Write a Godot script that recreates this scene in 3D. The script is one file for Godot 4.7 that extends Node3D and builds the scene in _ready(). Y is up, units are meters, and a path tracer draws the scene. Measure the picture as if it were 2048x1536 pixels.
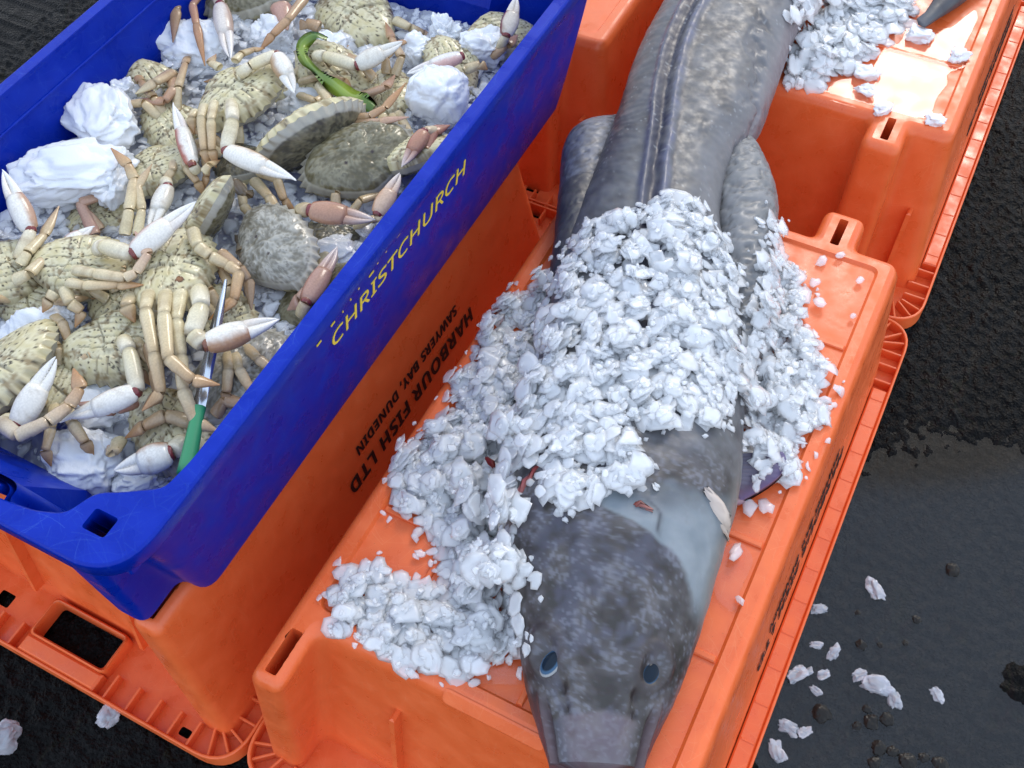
extends Node3D
# ---------------------------------------------------------------- camera model
const CAM_POS := Vector3(0.1528, 1.2262, 0.7164)
const CAM_ROT := Vector3(-0.9634, 0.5182, -0.0535)
const FPX := 2068.05
const H := 0.262          # height of an upturned bin
const TOPY := 0.2625
var cam_basis: Basis
var rng := RandomNumberGenerator.new()
var mats := {}
var taken := {}
var nz := FastNoiseLite.new()
var nfine := FastNoiseLite.new()
var none := FastNoiseLite.new()

func ray(x: float, y: float) -> Vector3:
	return cam_basis * Vector3((x - 1024.0) / FPX, -(y - 768.0) / FPX, -1.0)
func PX(x: float, y: float, h: float) -> Vector3:          # photo pixel -> point at height h
	var d := ray(x, y)
	return CAM_POS + d * ((h - CAM_POS.y) / d.y)
func RP(x: float, y: float, o: Vector3, n: Vector3) -> Vector3:   # photo pixel -> point on a plane
	var d := ray(x, y)
	return CAM_POS + d * (n.dot(o - CAM_POS) / n.dot(d))

# ---------------------------------------------------------------- mesh builder
class MB:
	var v := PackedVector3Array()
	var c := PackedColorArray()
	var t := PackedInt32Array()
	func add(p: Vector3, col := Color.WHITE) -> int:
		v.append(p)
		c.append(col)
		return v.size() - 1
	func tri(a: int, b: int, d: int) -> void:
		t.append(a)
		t.append(b)
		t.append(d)
	func quad(a: int, b: int, d: int, e: int) -> void:
		tri(a, b, d)
		tri(a, d, e)
	func ring(pts: PackedVector3Array, col := Color.WHITE) -> int:
		var s := v.size()
		for p in pts:
			v.append(p)
			c.append(col)
		return s
	func join(a: int, b: int, n: int, closed := true) -> void:
		for i in (n if closed else n - 1):
			var j := (i + 1) % n
			quad(a + i, a + j, b + j, b + i)
	func fan(a: int, n: int, centre: Vector3, col := Color.WHITE) -> void:
		var m := add(centre, col)
		for i in n:
			tri(a + i, a + (i + 1) % n, m)
	func box(p: Vector3, s: Vector3, bs := Basis.IDENTITY, col := Color.WHITE, bev := 0.0) -> void:
		# box with chamfered top edges
		var h := s * 0.5
		var r0 := PackedVector3Array()
		var r1 := PackedVector3Array()
		var r2 := PackedVector3Array()
		for k in [[-1, -1], [1, -1], [1, 1], [-1, 1]]:
			r0.append(p + bs * Vector3(k[0] * h.x, -h.y, k[1] * h.z))
			r1.append(p + bs * Vector3(k[0] * h.x, h.y - bev, k[1] * h.z))
			r2.append(p + bs * Vector3(k[0] * (h.x - bev), h.y, k[1] * (h.z - bev)))
		flatquads(r0, r1, col)
		if bev > 0.0:
			flatquads(r1, r2, col)
		var a := ring(r2, col)
		quad(a, a + 1, a + 2, a + 3)
		var b := ring(r0, col)
		quad(b + 3, b + 2, b + 1, b)
	func flatquads(r0: PackedVector3Array, r1: PackedVector3Array, col: Color) -> void:
		var n := r0.size()
		for i in n:
			var j := (i + 1) % n
			var a := add(r0[i], col)
			add(r0[j], col)
			add(r1[j], col)
			add(r1[i], col)
			quad(a, a + 1, a + 2, a + 3)
	func mesh() -> ArrayMesh:
		var n := PackedVector3Array()
		n.resize(v.size())
		for k in range(0, t.size(), 3):
			var a := t[k]
			var b := t[k + 1]
			var d := t[k + 2]
			var f := (v[d] - v[a]).cross(v[b] - v[a])
			n[a] += f
			n[b] += f
			n[d] += f
		for k in n.size():
			n[k] = n[k].normalized() if n[k].length_squared() > 0.0 else Vector3.UP
		var arr := []
		arr.resize(Mesh.ARRAY_MAX)
		arr[Mesh.ARRAY_VERTEX] = v
		arr[Mesh.ARRAY_NORMAL] = n
		arr[Mesh.ARRAY_COLOR] = c
		arr[Mesh.ARRAY_INDEX] = t
		var m := ArrayMesh.new()
		m.add_surface_from_arrays(Mesh.PRIMITIVE_TRIANGLES, arr)
		return m

# ---------------------------------------------------------------- scene tree helpers
func uniq(called: String) -> String:
	if not taken.has(called):
		taken[called] = 0
		return called
	taken[called] += 1
	return "%s_%03d" % [called, taken[called]]
func part(called: String, m: Mesh, mat: Material, parent: Node, at := Transform3D.IDENTITY) -> MeshInstance3D:
	var o := MeshInstance3D.new()
	o.name = called
	o.mesh = m
	o.material_override = mat
	o.transform = at
	o.cast_shadow = GeometryInstance3D.SHADOW_CASTING_SETTING_ON
	parent.add_child(o, true)
	return o
func meta(o: Node, label: String, category: String, group := "", kind := "") -> void:
	if label:
		o.set_meta("label", label)
	if category:
		o.set_meta("category", category)
	if group:
		o.set_meta("group", group)
	if kind:
		o.set_meta("kind", kind)
func thing(called: String, at: Vector3, label: String, category: String, group := "") -> Node3D:
	var o := Node3D.new()
	o.name = uniq(called)
	add_child(o)
	o.position = at
	meta(o, label, category, group)
	return o
func solo(called: String, m: Mesh, mat: Material, label: String, category: String, group := "", kind := "", at := Transform3D.IDENTITY) -> MeshInstance3D:
	var o := part(uniq(called), m, mat, self, at)
	meta(o, label, category, group, kind)
	return o

# ---------------------------------------------------------------- textures and materials
func grey(c: float) -> Color:
	return Color(c, c, c)
func noise_tex(size: int, freq: float, seed_: int, lo: Color, hi: Color, contrast := 1.0, oct := 4, kind := FastNoiseLite.TYPE_SIMPLEX_SMOOTH, specks := 0.0) -> ImageTexture:
	var n := FastNoiseLite.new()
	n.seed = seed_
	n.noise_type = kind
	n.frequency = freq
	n.fractal_octaves = oct
	var im := n.get_seamless_image(size, size)
	im.convert(Image.FORMAT_RGB8)
	var d := im.get_data()
	var r := RandomNumberGenerator.new()
	r.seed = seed_
	for i in range(0, d.size(), 3):
		var x: float = clampf((d[i] / 255.0 - 0.5) * contrast + 0.5, 0.0, 1.0)
		if specks > 0.0 and r.randf() < specks:
			x = r.randf()
		var q := lo.lerp(hi, x)
		d[i] = int(q.r * 255.0)
		d[i + 1] = int(q.g * 255.0)
		d[i + 2] = int(q.b * 255.0)
	im = Image.create_from_data(size, size, false, Image.FORMAT_RGB8, d)
	return ImageTexture.create_from_image(im)
func bump_tex(size: int, freq: float, seed_: int, strength: float, oct := 4, kind := FastNoiseLite.TYPE_SIMPLEX_SMOOTH) -> ImageTexture:
	var n := FastNoiseLite.new()
	n.seed = seed_
	n.noise_type = kind
	n.frequency = freq
	n.fractal_octaves = oct
	var im := n.get_seamless_image(size, size)
	im.convert(Image.FORMAT_RGBA8)
	im.bump_map_to_normal_map(strength)
	return ImageTexture.create_from_image(im)
func plastic(lo: Color, hi: Color, rough: float, seed_: int) -> StandardMaterial3D:
	# moulded polypropylene: faint mottle, fine scratches, uneven gloss
	var size := 1024
	var n := FastNoiseLite.new()
	n.seed = seed_
	n.frequency = 0.008
	n.fractal_octaves = 5
	var im := n.get_seamless_image(size, size)
	im.convert(Image.FORMAT_RGB8)
	var rough_im := im.duplicate()
	var d := im.get_data()
	for i in range(0, d.size(), 3):
		var q := lo.lerp(hi, clampf((d[i] / 255.0 - 0.5) * 1.5 + 0.5, 0.0, 1.0))
		d[i] = int(q.r * 255.0)
		d[i + 1] = int(q.g * 255.0)
		d[i + 2] = int(q.b * 255.0)
	im = Image.create_from_data(size, size, false, Image.FORMAT_RGB8, d)
	var r := RandomNumberGenerator.new()
	r.seed = seed_ + 5
	for k in 1500:                                    # scratches and scuffs, a little paler than the plastic
		var x := r.randf() * size
		var y := r.randf() * size
		var a := r.randf() * TAU
		var w := 0.12 + 0.5 * r.randf() * r.randf()
		var bend := r.randf_range(-0.01, 0.01)
		for s in r.randi_range(12, 110):
			x += cos(a)
			y += sin(a)
			a += bend
			var ix := posmod(int(x), size)
			var iy := posmod(int(y), size)
			im.set_pixel(ix, iy, im.get_pixel(ix, iy).lerp(hi.lerp(Color(1, 0.93, 0.85), 0.35), w))
	for k in 500:                                    # specks of grit
		var q := lo * r.randf_range(0.35, 0.8)
		im.set_pixel(r.randi() % size, r.randi() % size, Color(q.r, q.g, q.b))
	var m := StandardMaterial3D.new()
	m.albedo_texture = ImageTexture.create_from_image(im)
	m.uv1_triplanar = true
	m.uv1_scale = Vector3(2.6, 2.6, 2.6)
	m.roughness = 1.0
	var rd: PackedByteArray = rough_im.get_data()
	for i in range(0, rd.size(), 3):
		var q := int(255.0 * clampf(rough + (rd[i] / 255.0 - 0.5) * 0.5, 0.05, 1.0))
		rd[i] = q
		rd[i + 1] = q
		rd[i + 2] = q
	m.roughness_texture = ImageTexture.create_from_image(Image.create_from_data(size, size, false, Image.FORMAT_RGB8, rd))
	m.normal_enabled = true
	m.normal_texture = bump_tex(512, 0.05, seed_ + 9, 1.2, 3)
	m.normal_scale = 0.08
	m.metallic_specular = 0.5
	return m
func vmat(rough: float, spec := 0.5) -> StandardMaterial3D:
	var m := StandardMaterial3D.new()
	m.vertex_color_use_as_albedo = true
	m.roughness = rough
	m.metallic_specular = spec
	return m
func flatmat(c: Color, rough: float) -> StandardMaterial3D:
	var m := StandardMaterial3D.new()
	m.albedo_color = c
	m.roughness = rough
	return m
func make_materials() -> void:
	mats.orange = plastic(Color8(226, 101, 50), Color8(236, 111, 57), 0.38, 11)
	mats.blue = plastic(Color8(0, 34, 146), Color8(1, 40, 158), 0.36, 23)
	mats.blue.metallic_specular = 0.3
	mats.black_print = flatmat(Color8(22, 16, 18), 0.6)
	mats.yellow_print = flatmat(Color8(236, 206, 70), 0.5)
	var skin := vmat(0.3, 0.5)
	skin.uv1_triplanar = true
	skin.uv1_scale = Vector3(9, 9, 9)
	skin.normal_enabled = true
	skin.normal_texture = bump_tex(512, 0.03, 41, 2.5, 4)
	skin.normal_scale = 0.14
	skin.roughness = 1.0
	skin.roughness_texture = noise_tex(512, 0.012, 42, grey(0.34), grey(0.58), 1.6)
	mats.skin = skin
	var shell := vmat(0.2, 0.5)
	shell.uv1_triplanar = true
	shell.uv1_scale = Vector3(22, 22, 22)
	shell.normal_enabled = true
	shell.normal_texture = bump_tex(512, 0.06, 51, 3.0, 3)
	shell.normal_scale = 0.15
	shell.albedo_texture = noise_tex(512, 0.03, 52, grey(0.9), grey(1.0), 1.5, 4, FastNoiseLite.TYPE_SIMPLEX_SMOOTH, 0.005)
	mats.shell = shell
	var ice := vmat(0.16, 0.4)
	ice.backlight = Color(0.30, 0.305, 0.31)
	ice.backlight_enabled = true
	ice.transparency = BaseMaterial3D.TRANSPARENCY_ALPHA
	ice.albedo_color = Color(1, 1, 1, 0.42)
	mats.ice = ice
	var lump := vmat(0.18, 0.45)
	lump.transparency = BaseMaterial3D.TRANSPARENCY_ALPHA
	lump.albedo_color = Color(1, 1, 1, 0.74)
	lump.backlight = Color(0.14, 0.145, 0.15)
	lump.backlight_enabled = true
	lump.uv1_triplanar = true
	lump.uv1_scale = Vector3(14, 14, 14)
	lump.normal_enabled = true
	lump.normal_texture = bump_tex(512, 0.06, 61, 6.0, 3, FastNoiseLite.TYPE_SIMPLEX)
	lump.normal_scale = 0.3
	mats.lump = lump
	mats.slush = lump.duplicate()
	mats.slush.albedo_color = Color(0.96, 0.97, 1, 0.34)
	var clear := flatmat(Color(0.93, 0.96, 1.0, 0.28), 0.08)
	clear.transparency = BaseMaterial3D.TRANSPARENCY_ALPHA
	mats.melt = clear
	var wat := flatmat(Color(0.15, 0.19, 0.25, 0.02), 0.0)
	wat.transparency = BaseMaterial3D.TRANSPARENCY_ALPHA
	wat.metallic_specular = 0.42
	mats.water = wat
	var asp := vmat(1.0, 0.5)
	asp.uv1_triplanar = true
	asp.uv1_world_triplanar = true
	asp.uv1_scale = Vector3(5, 5, 5)
	asp.albedo_texture = noise_tex(1024, 0.03, 71, grey(0.45), grey(1.0), 1.7, 5, FastNoiseLite.TYPE_SIMPLEX_SMOOTH, 0.05)
	asp.roughness_texture = noise_tex(1024, 0.006, 72, grey(0.06), grey(0.30), 2.0, 4)
	asp.metallic_specular = 0.16
	asp.normal_enabled = true
	asp.normal_texture = bump_tex(1024, 0.035, 73, 9.0, 4)
	asp.normal_scale = 1.0
	mats.asphalt = asp
	mats.stone = flatmat(Color8(34, 33, 31), 0.3)
	mats.stone.metallic_specular = 0.3
	mats.steel = flatmat(Color8(205, 212, 222), 0.22)
	mats.steel.metallic = 0.9
	mats.green = flatmat(Color8(52, 140, 92), 0.35)

# ---------------------------------------------------------------- outlines
func rpoly(pts: Array, rad: Array, k := 4) -> PackedVector2Array:
	var out := PackedVector2Array()
	var n := pts.size()
	for i in n:
		var p: Vector2 = pts[i]
		var a: Vector2 = pts[(i + n - 1) % n]
		var b: Vector2 = pts[(i + 1) % n]
		var r: float = rad[i % rad.size()]
		var ra := minf(r, (a - p).length() * 0.49)
		var rb := minf(r, (b - p).length() * 0.49)
		var p0 := p + (a - p).normalized() * ra
		var p2 := p + (b - p).normalized() * rb
		for j in k + 1:
			var s := float(j) / k
			out.append(p0.lerp(p, s).lerp(p.lerp(p2, s), s))
	return out
func dense(poly: PackedVector2Array, step := 0.01) -> PackedVector2Array:
	var out := PackedVector2Array()
	for i in poly.size():
		var a := poly[i]
		var b := poly[(i + 1) % poly.size()]
		var m := maxi(1, int(ceil((b - a).length() / step)))
		for j in m:
			out.append(a.lerp(b, float(j) / m))
	return out
func to3(poly: PackedVector2Array, y: float) -> PackedVector3Array:
	var out := PackedVector3Array()
	for p in poly:
		out.append(Vector3(p.x, y, p.y))
	return out
func cap(mb: MB, outer: PackedVector2Array, holes: Array, y: float, step := 0.012) -> void:
	var pts := PackedVector2Array()
	var o := dense(outer, step)
	pts.append_array(o)
	var hh := []
	for h in holes:
		var q := dense(h, step)
		hh.append(q)
		pts.append_array(q)
	for k in pts.size():                       # break exact collinearity
		pts[k] += Vector2(sin(k * 12.9), cos(k * 7.3)) * 1e-5
	var tr := Geometry2D.triangulate_delaunay(pts)
	var s := mb.v.size()
	for p in pts:
		mb.add(Vector3(p.x, y, p.y))
	for k in range(0, tr.size(), 3):
		var m := (pts[tr[k]] + pts[tr[k + 1]] + pts[tr[k + 2]]) / 3.0
		if not Geometry2D.is_point_in_polygon(m, outer):
			continue
		var bad := false
		for h in holes:
			if Geometry2D.is_point_in_polygon(m, h):
				bad = true
		if bad:
			continue
		var a := tr[k]
		var b := tr[k + 1]
		var d := tr[k + 2]
		if (pts[b] - pts[a]).cross(pts[d] - pts[a]) < 0.0:
			var tmp := b
			b = d
			d = tmp
		mb.tri(s + a, s + b, s + d)
func loft(mb: MB, rings: Array) -> void:
	var prev := -1
	for r in rings:
		var a := mb.ring(r)
		if prev >= 0:
			mb.join(prev, a, r.size())
		prev = a
func rect(x0: float, z0: float, x1: float, z1: float, r := 0.004, k := 3) -> PackedVector2Array:
	return rpoly([Vector2(x0, z0), Vector2(x1, z0), Vector2(x1, z1), Vector2(x0, z1)], [r], k)

# ---------------------------------------------------------------- fish bins
func bin_outline(u: float, d: float, P: Dictionary) -> PackedVector2Array:
	var X: float = lerpf(P.X0, P.X1, u) - d
	var ze: float = lerpf(P.ze0, P.ze1, u) - d
	var zp: float = lerpf(P.zp0, P.zp1, u) - d
	var zt: float = lerpf(P.zt0, P.zt1, u) - d
	var ip: float = lerpf(P.X0, P.X1, u) - P.pw - 0.006 * u + d
	var i1: float = P.i1 - 0.006 * u + d
	var i2: float = P.i2 + 0.006 * u - d
	var pts := [Vector2(-X, zp), Vector2(-ip, zp), Vector2(-ip, ze), Vector2(ip, ze), Vector2(ip, zp), Vector2(X, zp),
		Vector2(X, -ze), Vector2(i2, -ze), Vector2(i2, -zt), Vector2(i1, -zt), Vector2(i1, -ze),
		Vector2(-i1, -ze), Vector2(-i1, -zt), Vector2(-i2, -zt), Vector2(-i2, -ze), Vector2(-X, -ze)]
	var q: float = P.r
	var s := maxf(q - d, 0.003)
	return rpoly(pts, [s, s, q * 1.3, q * 1.3, s, s, s * 1.6, q, s, s, q, q, s, s, q, s * 1.6], 5)
func slot_poly(x0: float, z0: float, x1: float, z1: float) -> PackedVector2Array:
	return rect(x0, z0, x1, z1, 0.002, 2)
func orange_bin() -> Node3D:
	var root := Node3D.new()
	var P := {X0 = 0.21, X1 = 0.238, ze0 = 0.3555, ze1 = 0.40, zp0 = 0.4255, zp1 = 0.446, zt0 = 0.41, zt1 = 0.43, pw = 0.037, i1 = 0.100, i2 = 0.152, r = 0.013}
	var body := MB.new()
	# walls, from the ground up, then the rolled upper edge
	var lv := []
	for y in [0.002, 0.03, 0.08, 0.14, 0.20, H - 0.013]:
		lv.append(to3(bin_outline((H - y) / H, 0.0, P), y))
	for k in range(1, 6):
		var a := k / 5.0 * PI * 0.5
		lv.append(to3(bin_outline(0.0, 0.011 * (1.0 - cos(a)), P), H - 0.013 + 0.013 * sin(a)))
	loft(body, lv)
	var top := bin_outline(0.0, 0.011, P)
	var px := 0.188
	var pz := 0.336
	var panel := rect(-px, -pz, px, pz, 0.012, 4)
	var holes := [panel]
	for s in [-1, 1]:
		holes.append(slot_poly(s * 0.191 - 0.0065, 0.365, s * 0.191 + 0.0065, 0.413))
		holes.append(slot_poly(s * 0.126 - 0.0055, -0.396, s * 0.126 + 0.0055, -0.35))
	cap(body, top, holes, H)
	for k in range(1, holes.size()):
		loft(body, [to3(holes[k], H), to3(holes[k], H - 0.05)])
	loft(body, [to3(panel, H), to3(rect(-px + 0.003, -pz + 0.003, px - 0.003, pz - 0.003, 0.010, 4), H - 0.004)])
	part("body", body.mesh(), mats.orange, root)
	var pm := MB.new()
	cap(pm, rect(-px + 0.003, -pz + 0.003, px - 0.003, pz - 0.003, 0.010, 4), [], H - 0.004, 0.05)
	part("top_panel", pm.mesh(), mats.orange, root)
	# raised ribs on the top panel
	for z in [-0.202, 0.077, 0.21]:
		var b := MB.new()
		b.box(Vector3.ZERO, Vector3(px * 2 - 0.007, 0.0034, 0.007), Basis.IDENTITY, Color.WHITE, 0.0012)
		part("top_rib", b.mesh(), mats.orange, root, Transform3D(Basis.IDENTITY, Vector3(0, H - 0.0025, z)))
	for x in [-0.105, -0.036, 0.036, 0.105]:
		var b := MB.new()
		b.box(Vector3.ZERO, Vector3(0.0065, 0.0032, 0.118), Basis.IDENTITY, Color.WHITE, 0.0012)
		part("top_rib", b.mesh(), mats.orange, root, Transform3D(Basis.IDENTITY, Vector3(x, H - 0.0026, 0.2735)))
	# embossed lozenge on the front wall edge
	var em := MB.new()
	var l0 := rect(-0.055, -0.009, 0.055, 0.009, 0.008, 5)
	loft(em, [to3(l0, 0.0), to3(rect(-0.053, -0.007, 0.053, 0.007, 0.007, 5), 0.0014)])
	cap(em, rect(-0.053, -0.007, 0.053, 0.007, 0.007, 5), [], 0.0014, 0.03)
	part("embossed_panel", em.mesh(), mats.orange, root, Transform3D(Basis(Vector3.RIGHT, 0.95), Vector3(0.02, H - 0.0075, 0.3545)))
	for s in [-1, 1]:
		var g := MB.new()
		g.box(Vector3.ZERO, Vector3(0.006, 0.15, 0.02), Basis.IDENTITY, Color.WHITE, 0.002)
		part("wall_rib", g.mesh(), mats.orange, root, Transform3D(Basis(Vector3.RIGHT, -0.17), Vector3(s * 0.085, 0.105, 0.386)))
		part("wall_rib", g.mesh(), mats.orange, root, Transform3D(Basis(Vector3.RIGHT, 0.17), Vector3(s * 0.192, 0.07, -0.395)))
	# the rim that now lies on the ground
	var fx := 0.262
	var fz := 0.4785
	var fl := MB.new()
	var outer := rect(-fx, -fz, fx, fz, 0.05, 8)
	var inner := rect(-fx + 0.004, -fz + 0.004, fx - 0.004, fz - 0.004, 0.047, 8)
	var wallo := bin_outline(0.97, 0.0, P)
	var fh := [wallo]
	for s in [-1, 1]:
		fh.append(rect(-0.055, s * 0.427 - 0.022, 0.055, s * 0.427 + 0.022, 0.006, 3))
		fh.append(rect(-0.14, s * 0.43 - 0.009, -0.118, s * 0.43 + 0.009, 0.003, 3))
		fh.append(rect(0.175, s * 0.462 - 0.005, 0.190, s * 0.462 + 0.005, 0.003, 3))
	cap(fl, outer, fh, 0.007)
	loft(fl, [to3(outer, 0.0), to3(outer, 0.024), to3(rect(-fx + 0.001, -fz + 0.001, fx - 0.001, fz - 0.001, 0.049, 8), 0.0255), to3(rect(-fx + 0.003, -fz + 0.003, fx - 0.003, fz - 0.003, 0.048, 8), 0.0255), to3(inner, 0.024), to3(inner, 0.007)])
	var rim := part("rim", fl.mesh(), mats.orange, root)
	for s in [-1, 1]:
		var hm := MB.new()
		var f0 := rect(-0.059, s * 0.427 - 0.026, 0.059, s * 0.427 + 0.026, 0.008, 4)
		var f1 := rect(-0.055, s * 0.427 - 0.022, 0.055, s * 0.427 + 0.022, 0.006, 4)
		loft(hm, [to3(f0, 0.007), to3(f0, 0.026), to3(f1, 0.027), to3(f1, 0.0)])
		part("handle_frame", hm.mesh(), mats.orange, root)
		var hb := MB.new()
		hb.box(Vector3.ZERO, Vector3(0.118, 0.019, 0.0215), Basis.IDENTITY, Color.WHITE, 0.003)
		part("handle_bar", hb.mesh(), mats.orange, root, Transform3D(Basis.IDENTITY, Vector3(0, 0.0165, s * 0.464)))
		# flush side ledge with small seams
		var sl := MB.new()
		sl.box(Vector3.ZERO, Vector3(0.021, 0.016, 0.70), Basis.IDENTITY, Color.WHITE, 0.002)
		part("side_ledge", sl.mesh(), mats.orange, root, Transform3D(Basis.IDENTITY, Vector3(s * 0.2475, 0.0152, 0)))
		for k in 15:
			var se := MB.new()
			se.box(Vector3.ZERO, Vector3(0.016, 0.0014, 0.003), Basis.IDENTITY, Color.WHITE, 0.0008)
			part("ledge_seam", se.mesh(), mats.orange, root, Transform3D(Basis.IDENTITY, Vector3(s * 0.2475, 0.0236, -0.33 + k * 0.0472)))
	var rb := MB.new()
	rb.box(Vector3.ZERO, Vector3(0.003, 0.016, 0.032), Basis.IDENTITY, Color.WHITE, 0.0008)
	var rbm := rb.mesh()
	for sx in [-1, 1]:
		for sz in [-1, 1]:
			for x in [0.075, 0.108, 0.14, 0.17, 0.198]:
				part("rim_rib", rbm, mats.orange, root, Transform3D(Basis.IDENTITY, Vector3(sx * x, 0.0148, sz * 0.4605)))
			for a in [0.35, 0.85, 1.25]:
				part("rim_rib", rbm, mats.orange, root, Transform3D(Basis(Vector3.UP, sx * sz * a), Vector3(sx * (0.212 + 0.032 * sin(a)), 0.0148, sz * (0.4285 + 0.032 * cos(a)))))
			for z in [0.365, 0.395, 0.42]:
				part("rim_rib", rbm, mats.orange, root, Transform3D(Basis(Vector3.UP, PI * 0.5), Vector3(sx * 0.2435, 0.0148, sz * z)))
	# printed lettering on both long walls, upside down now
	for s in [-1, 1]:
		var slope := atan2(0.028, H)
		for ln in [["HARBOUR FISH LTD", 0.025, 0.105, 0.312], ["SAWYERS BAY, DUNEDIN", 0.0165, 0.145, 0.25]]:
			var t := TextMesh.new()
			t.text = ln[0]
			var f := SystemFont.new()
			f.font_names = PackedStringArray(["Droid Sans"])
			f.font_weight = 700
			t.font = f
			t.font_size = 64
			t.pixel_size = 0.01
			t.depth = 0.01
			var bb := t.get_aabb()
			var sy: float = ln[1] / (64 * 0.01 * 0.72)
			var sx: float = ln[3] / bb.size.x
			var y: float = ln[2]
			var wx := 0.21 + 0.028 * (H - y) / H + 0.0012
			var bs := Basis(Vector3(0, 0, 1), s * slope) * Basis(Vector3.UP, s * PI * 0.5) * Basis(Vector3(0, 0, 1), PI) * Basis.from_scale(Vector3(sx, sy, 0.06))
			part("lettering", t, mats.black_print, root, Transform3D(bs, Vector3(s * wx, y, s * -0.018)))
	return root
func blue_bin() -> void:
	var hb := 0.238
	var root := thing("blue_fish_bin", Vector3(-0.5345, H + 0.0008, 0.0935), "deep blue plastic fish bin holding crabs and ice, printed in yellow on its side", "bin")
	var P := {X0 = 0.2015, X1 = 0.2395, ze0 = 0.4035, ze1 = 0.452, zp0 = 0.4045, zp1 = 0.453, zt0 = 0.4585, zt1 = 0.470, pw = 0.05, i1 = 0.123, i2 = 0.166, r = 0.014}
	var turn := Transform3D(Basis(Vector3.UP, PI), Vector3.ZERO)
	var body := MB.new()
	var lv := []
	for k in 5:
		var a := k / 4.0 * PI * 0.5
		lv.append(to3(bin_outline(0.0, 0.009 * (1.0 - sin(a)), P), 0.009 * (1.0 - cos(a))))
	for y in [0.05, 0.10, 0.15, 0.2, hb - 0.004]:
		lv.append(to3(bin_outline(y / hb, 0.0, P), y))
	loft(body, lv)
	cap(body, bin_outline(0.0, 0.009, P), [], 0.0, 0.03)
	part("outer_wall", body.mesh(), mats.blue, root, turn)
	var inn := MB.new()
	lv = []
	for y in [0.006, 0.03, 0.08, 0.14, 0.2, hb - 0.004]:
		lv.append(to3(bin_outline(y / hb, 0.004, P), y))
	loft(inn, lv)
	cap(inn, bin_outline(0.025, 0.004, P), [], 0.006, 0.03)
	part("inner_wall", inn.mesh(), mats.blue, root, turn)
	# slanted hand recess inside both ends
	for s in [-1, 1]:
		var hr := MB.new()
		var a := [Vector3(-0.105, 0.234, s * 0.455), Vector3(0.105, 0.234, s * 0.455), Vector3(0.1, 0.13, s * 0.40), Vector3(0.1, 0.01, s * 0.385), Vector3(-0.1, 0.01, s * 0.385), Vector3(-0.1, 0.13, s * 0.40)]
		var w := [Vector3(-0.105, 0.234, s * 0.462), Vector3(0.105, 0.234, s * 0.462), Vector3(0.118, 0.13, s * 0.43), Vector3(0.118, 0.01, s * 0.41), Vector3(-0.118, 0.01, s * 0.41), Vector3(-0.118, 0.13, s * 0.43)]
		for q in [[a[0], a[1], a[2], a[5]], [a[5], a[2], a[3], a[4]], [a[1], w[1], w[2], a[2]], [a[2], w[2], w[3], a[3]], [w[0], a[0], a[5], w[5]], [w[5], a[5], a[4], w[4]]]:
			var i0 := hr.add(q[0])
			hr.add(q[1])
			hr.add(q[2])
			hr.add(q[3])
			hr.quad(i0, i0 + 1, i0 + 2, i0 + 3)
		part("hand_recess", hr.mesh(), mats.blue, root)
	# rim: flat top with cut-in corners, square pockets and a turned-down lip
	var fx := 0.2515
	var fz := 0.484
	var inner_pts := []
	var c1 := [Vector2(0.2355, 0.34), Vector2(0.2355, 0.368), Vector2(0.2315, 0.400), Vector2(0.203, 0.418), Vector2(0.184, 0.428), Vector2(0.174, 0.454), Vector2(0.150, 0.463), Vector2(0.118, 0.467)]
	for p in c1:
		inner_pts.append(p)
	for k in c1.size():
		inner_pts.append(Vector2(-c1[c1.size() - 1 - k].x, c1[c1.size() - 1 - k].y))
	for p in c1:
		inner_pts.append(Vector2(-p.x, -p.y))
	for k in c1.size():
		inner_pts.append(Vector2(c1[c1.size() - 1 - k].x, -c1[c1.size() - 1 - k].y))
	var inner := rpoly(inner_pts, [0.008], 3)
	var holes := [inner]
	for sx in [-1, 1]:
		for sz in [-1, 1]:
			holes.append(rect(sx * 0.205 - 0.0115, sz * 0.447 - 0.0095, sx * 0.205 + 0.0115, sz * 0.447 + 0.0095, 0.003, 3))
	var rm := MB.new()
	cap(rm, rect(-fx + 0.003, -fz + 0.003, fx - 0.003, fz - 0.003, 0.05, 9), holes, hb)
	var o1 := func(d: float, y: float) -> PackedVector3Array:
		return to3(rect(-fx + d, -fz + d, fx - d, fz - d, 0.053 - d, 9), y)
	loft(rm, [o1.call(0.003, hb), o1.call(0.0008, hb - 0.001), o1.call(0.0, hb - 0.003), o1.call(0.0005, hb - 0.018), o1.call(0.004, hb - 0.018), o1.call(0.005, hb - 0.004)])
	var soft := PackedVector2Array()
	for p in inner:
		soft.append(p * 0.9965)
	loft(rm, [to3(inner, hb), to3(soft, hb - 0.0015), to3(soft, hb - 0.009)])
	for k in range(1, holes.size()):
		loft(rm, [to3(holes[k], hb), to3(holes[k], hb - 0.07)])
	part("rim", rm.mesh(), mats.blue, root)
	# small bead that runs along the long walls below the lip
	for s in [-1, 1]:
		var bd := MB.new()
		bd.box(Vector3.ZERO, Vector3(0.003, 0.004, 0.74), Basis.IDENTITY, Color.WHITE, 0.001)
		part("wall_bead", bd.mesh(), mats.blue, root, Transform3D(Basis.IDENTITY, Vector3(s * 0.2330, hb - 0.042, 0)))
		# raised welt on the inside of the long walls
		var wi := MB.new()
		wi.box(Vector3.ZERO, Vector3(0.004, 0.003, 0.80), Basis.IDENTITY, Color.WHITE, 0.001)
		part("inner_welt", wi.mesh(), mats.blue, root, Transform3D(Basis.IDENTITY, Vector3(s * 0.2300, hb - 0.034, 0)))
	# yellow lettering on the outer right wall
	var o := Vector3(0.2015, 0.0, 0.0)
	var slope := atan2(0.038, hb)
	var nrm := Vector3(cos(slope), -sin(slope), 0)
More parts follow.
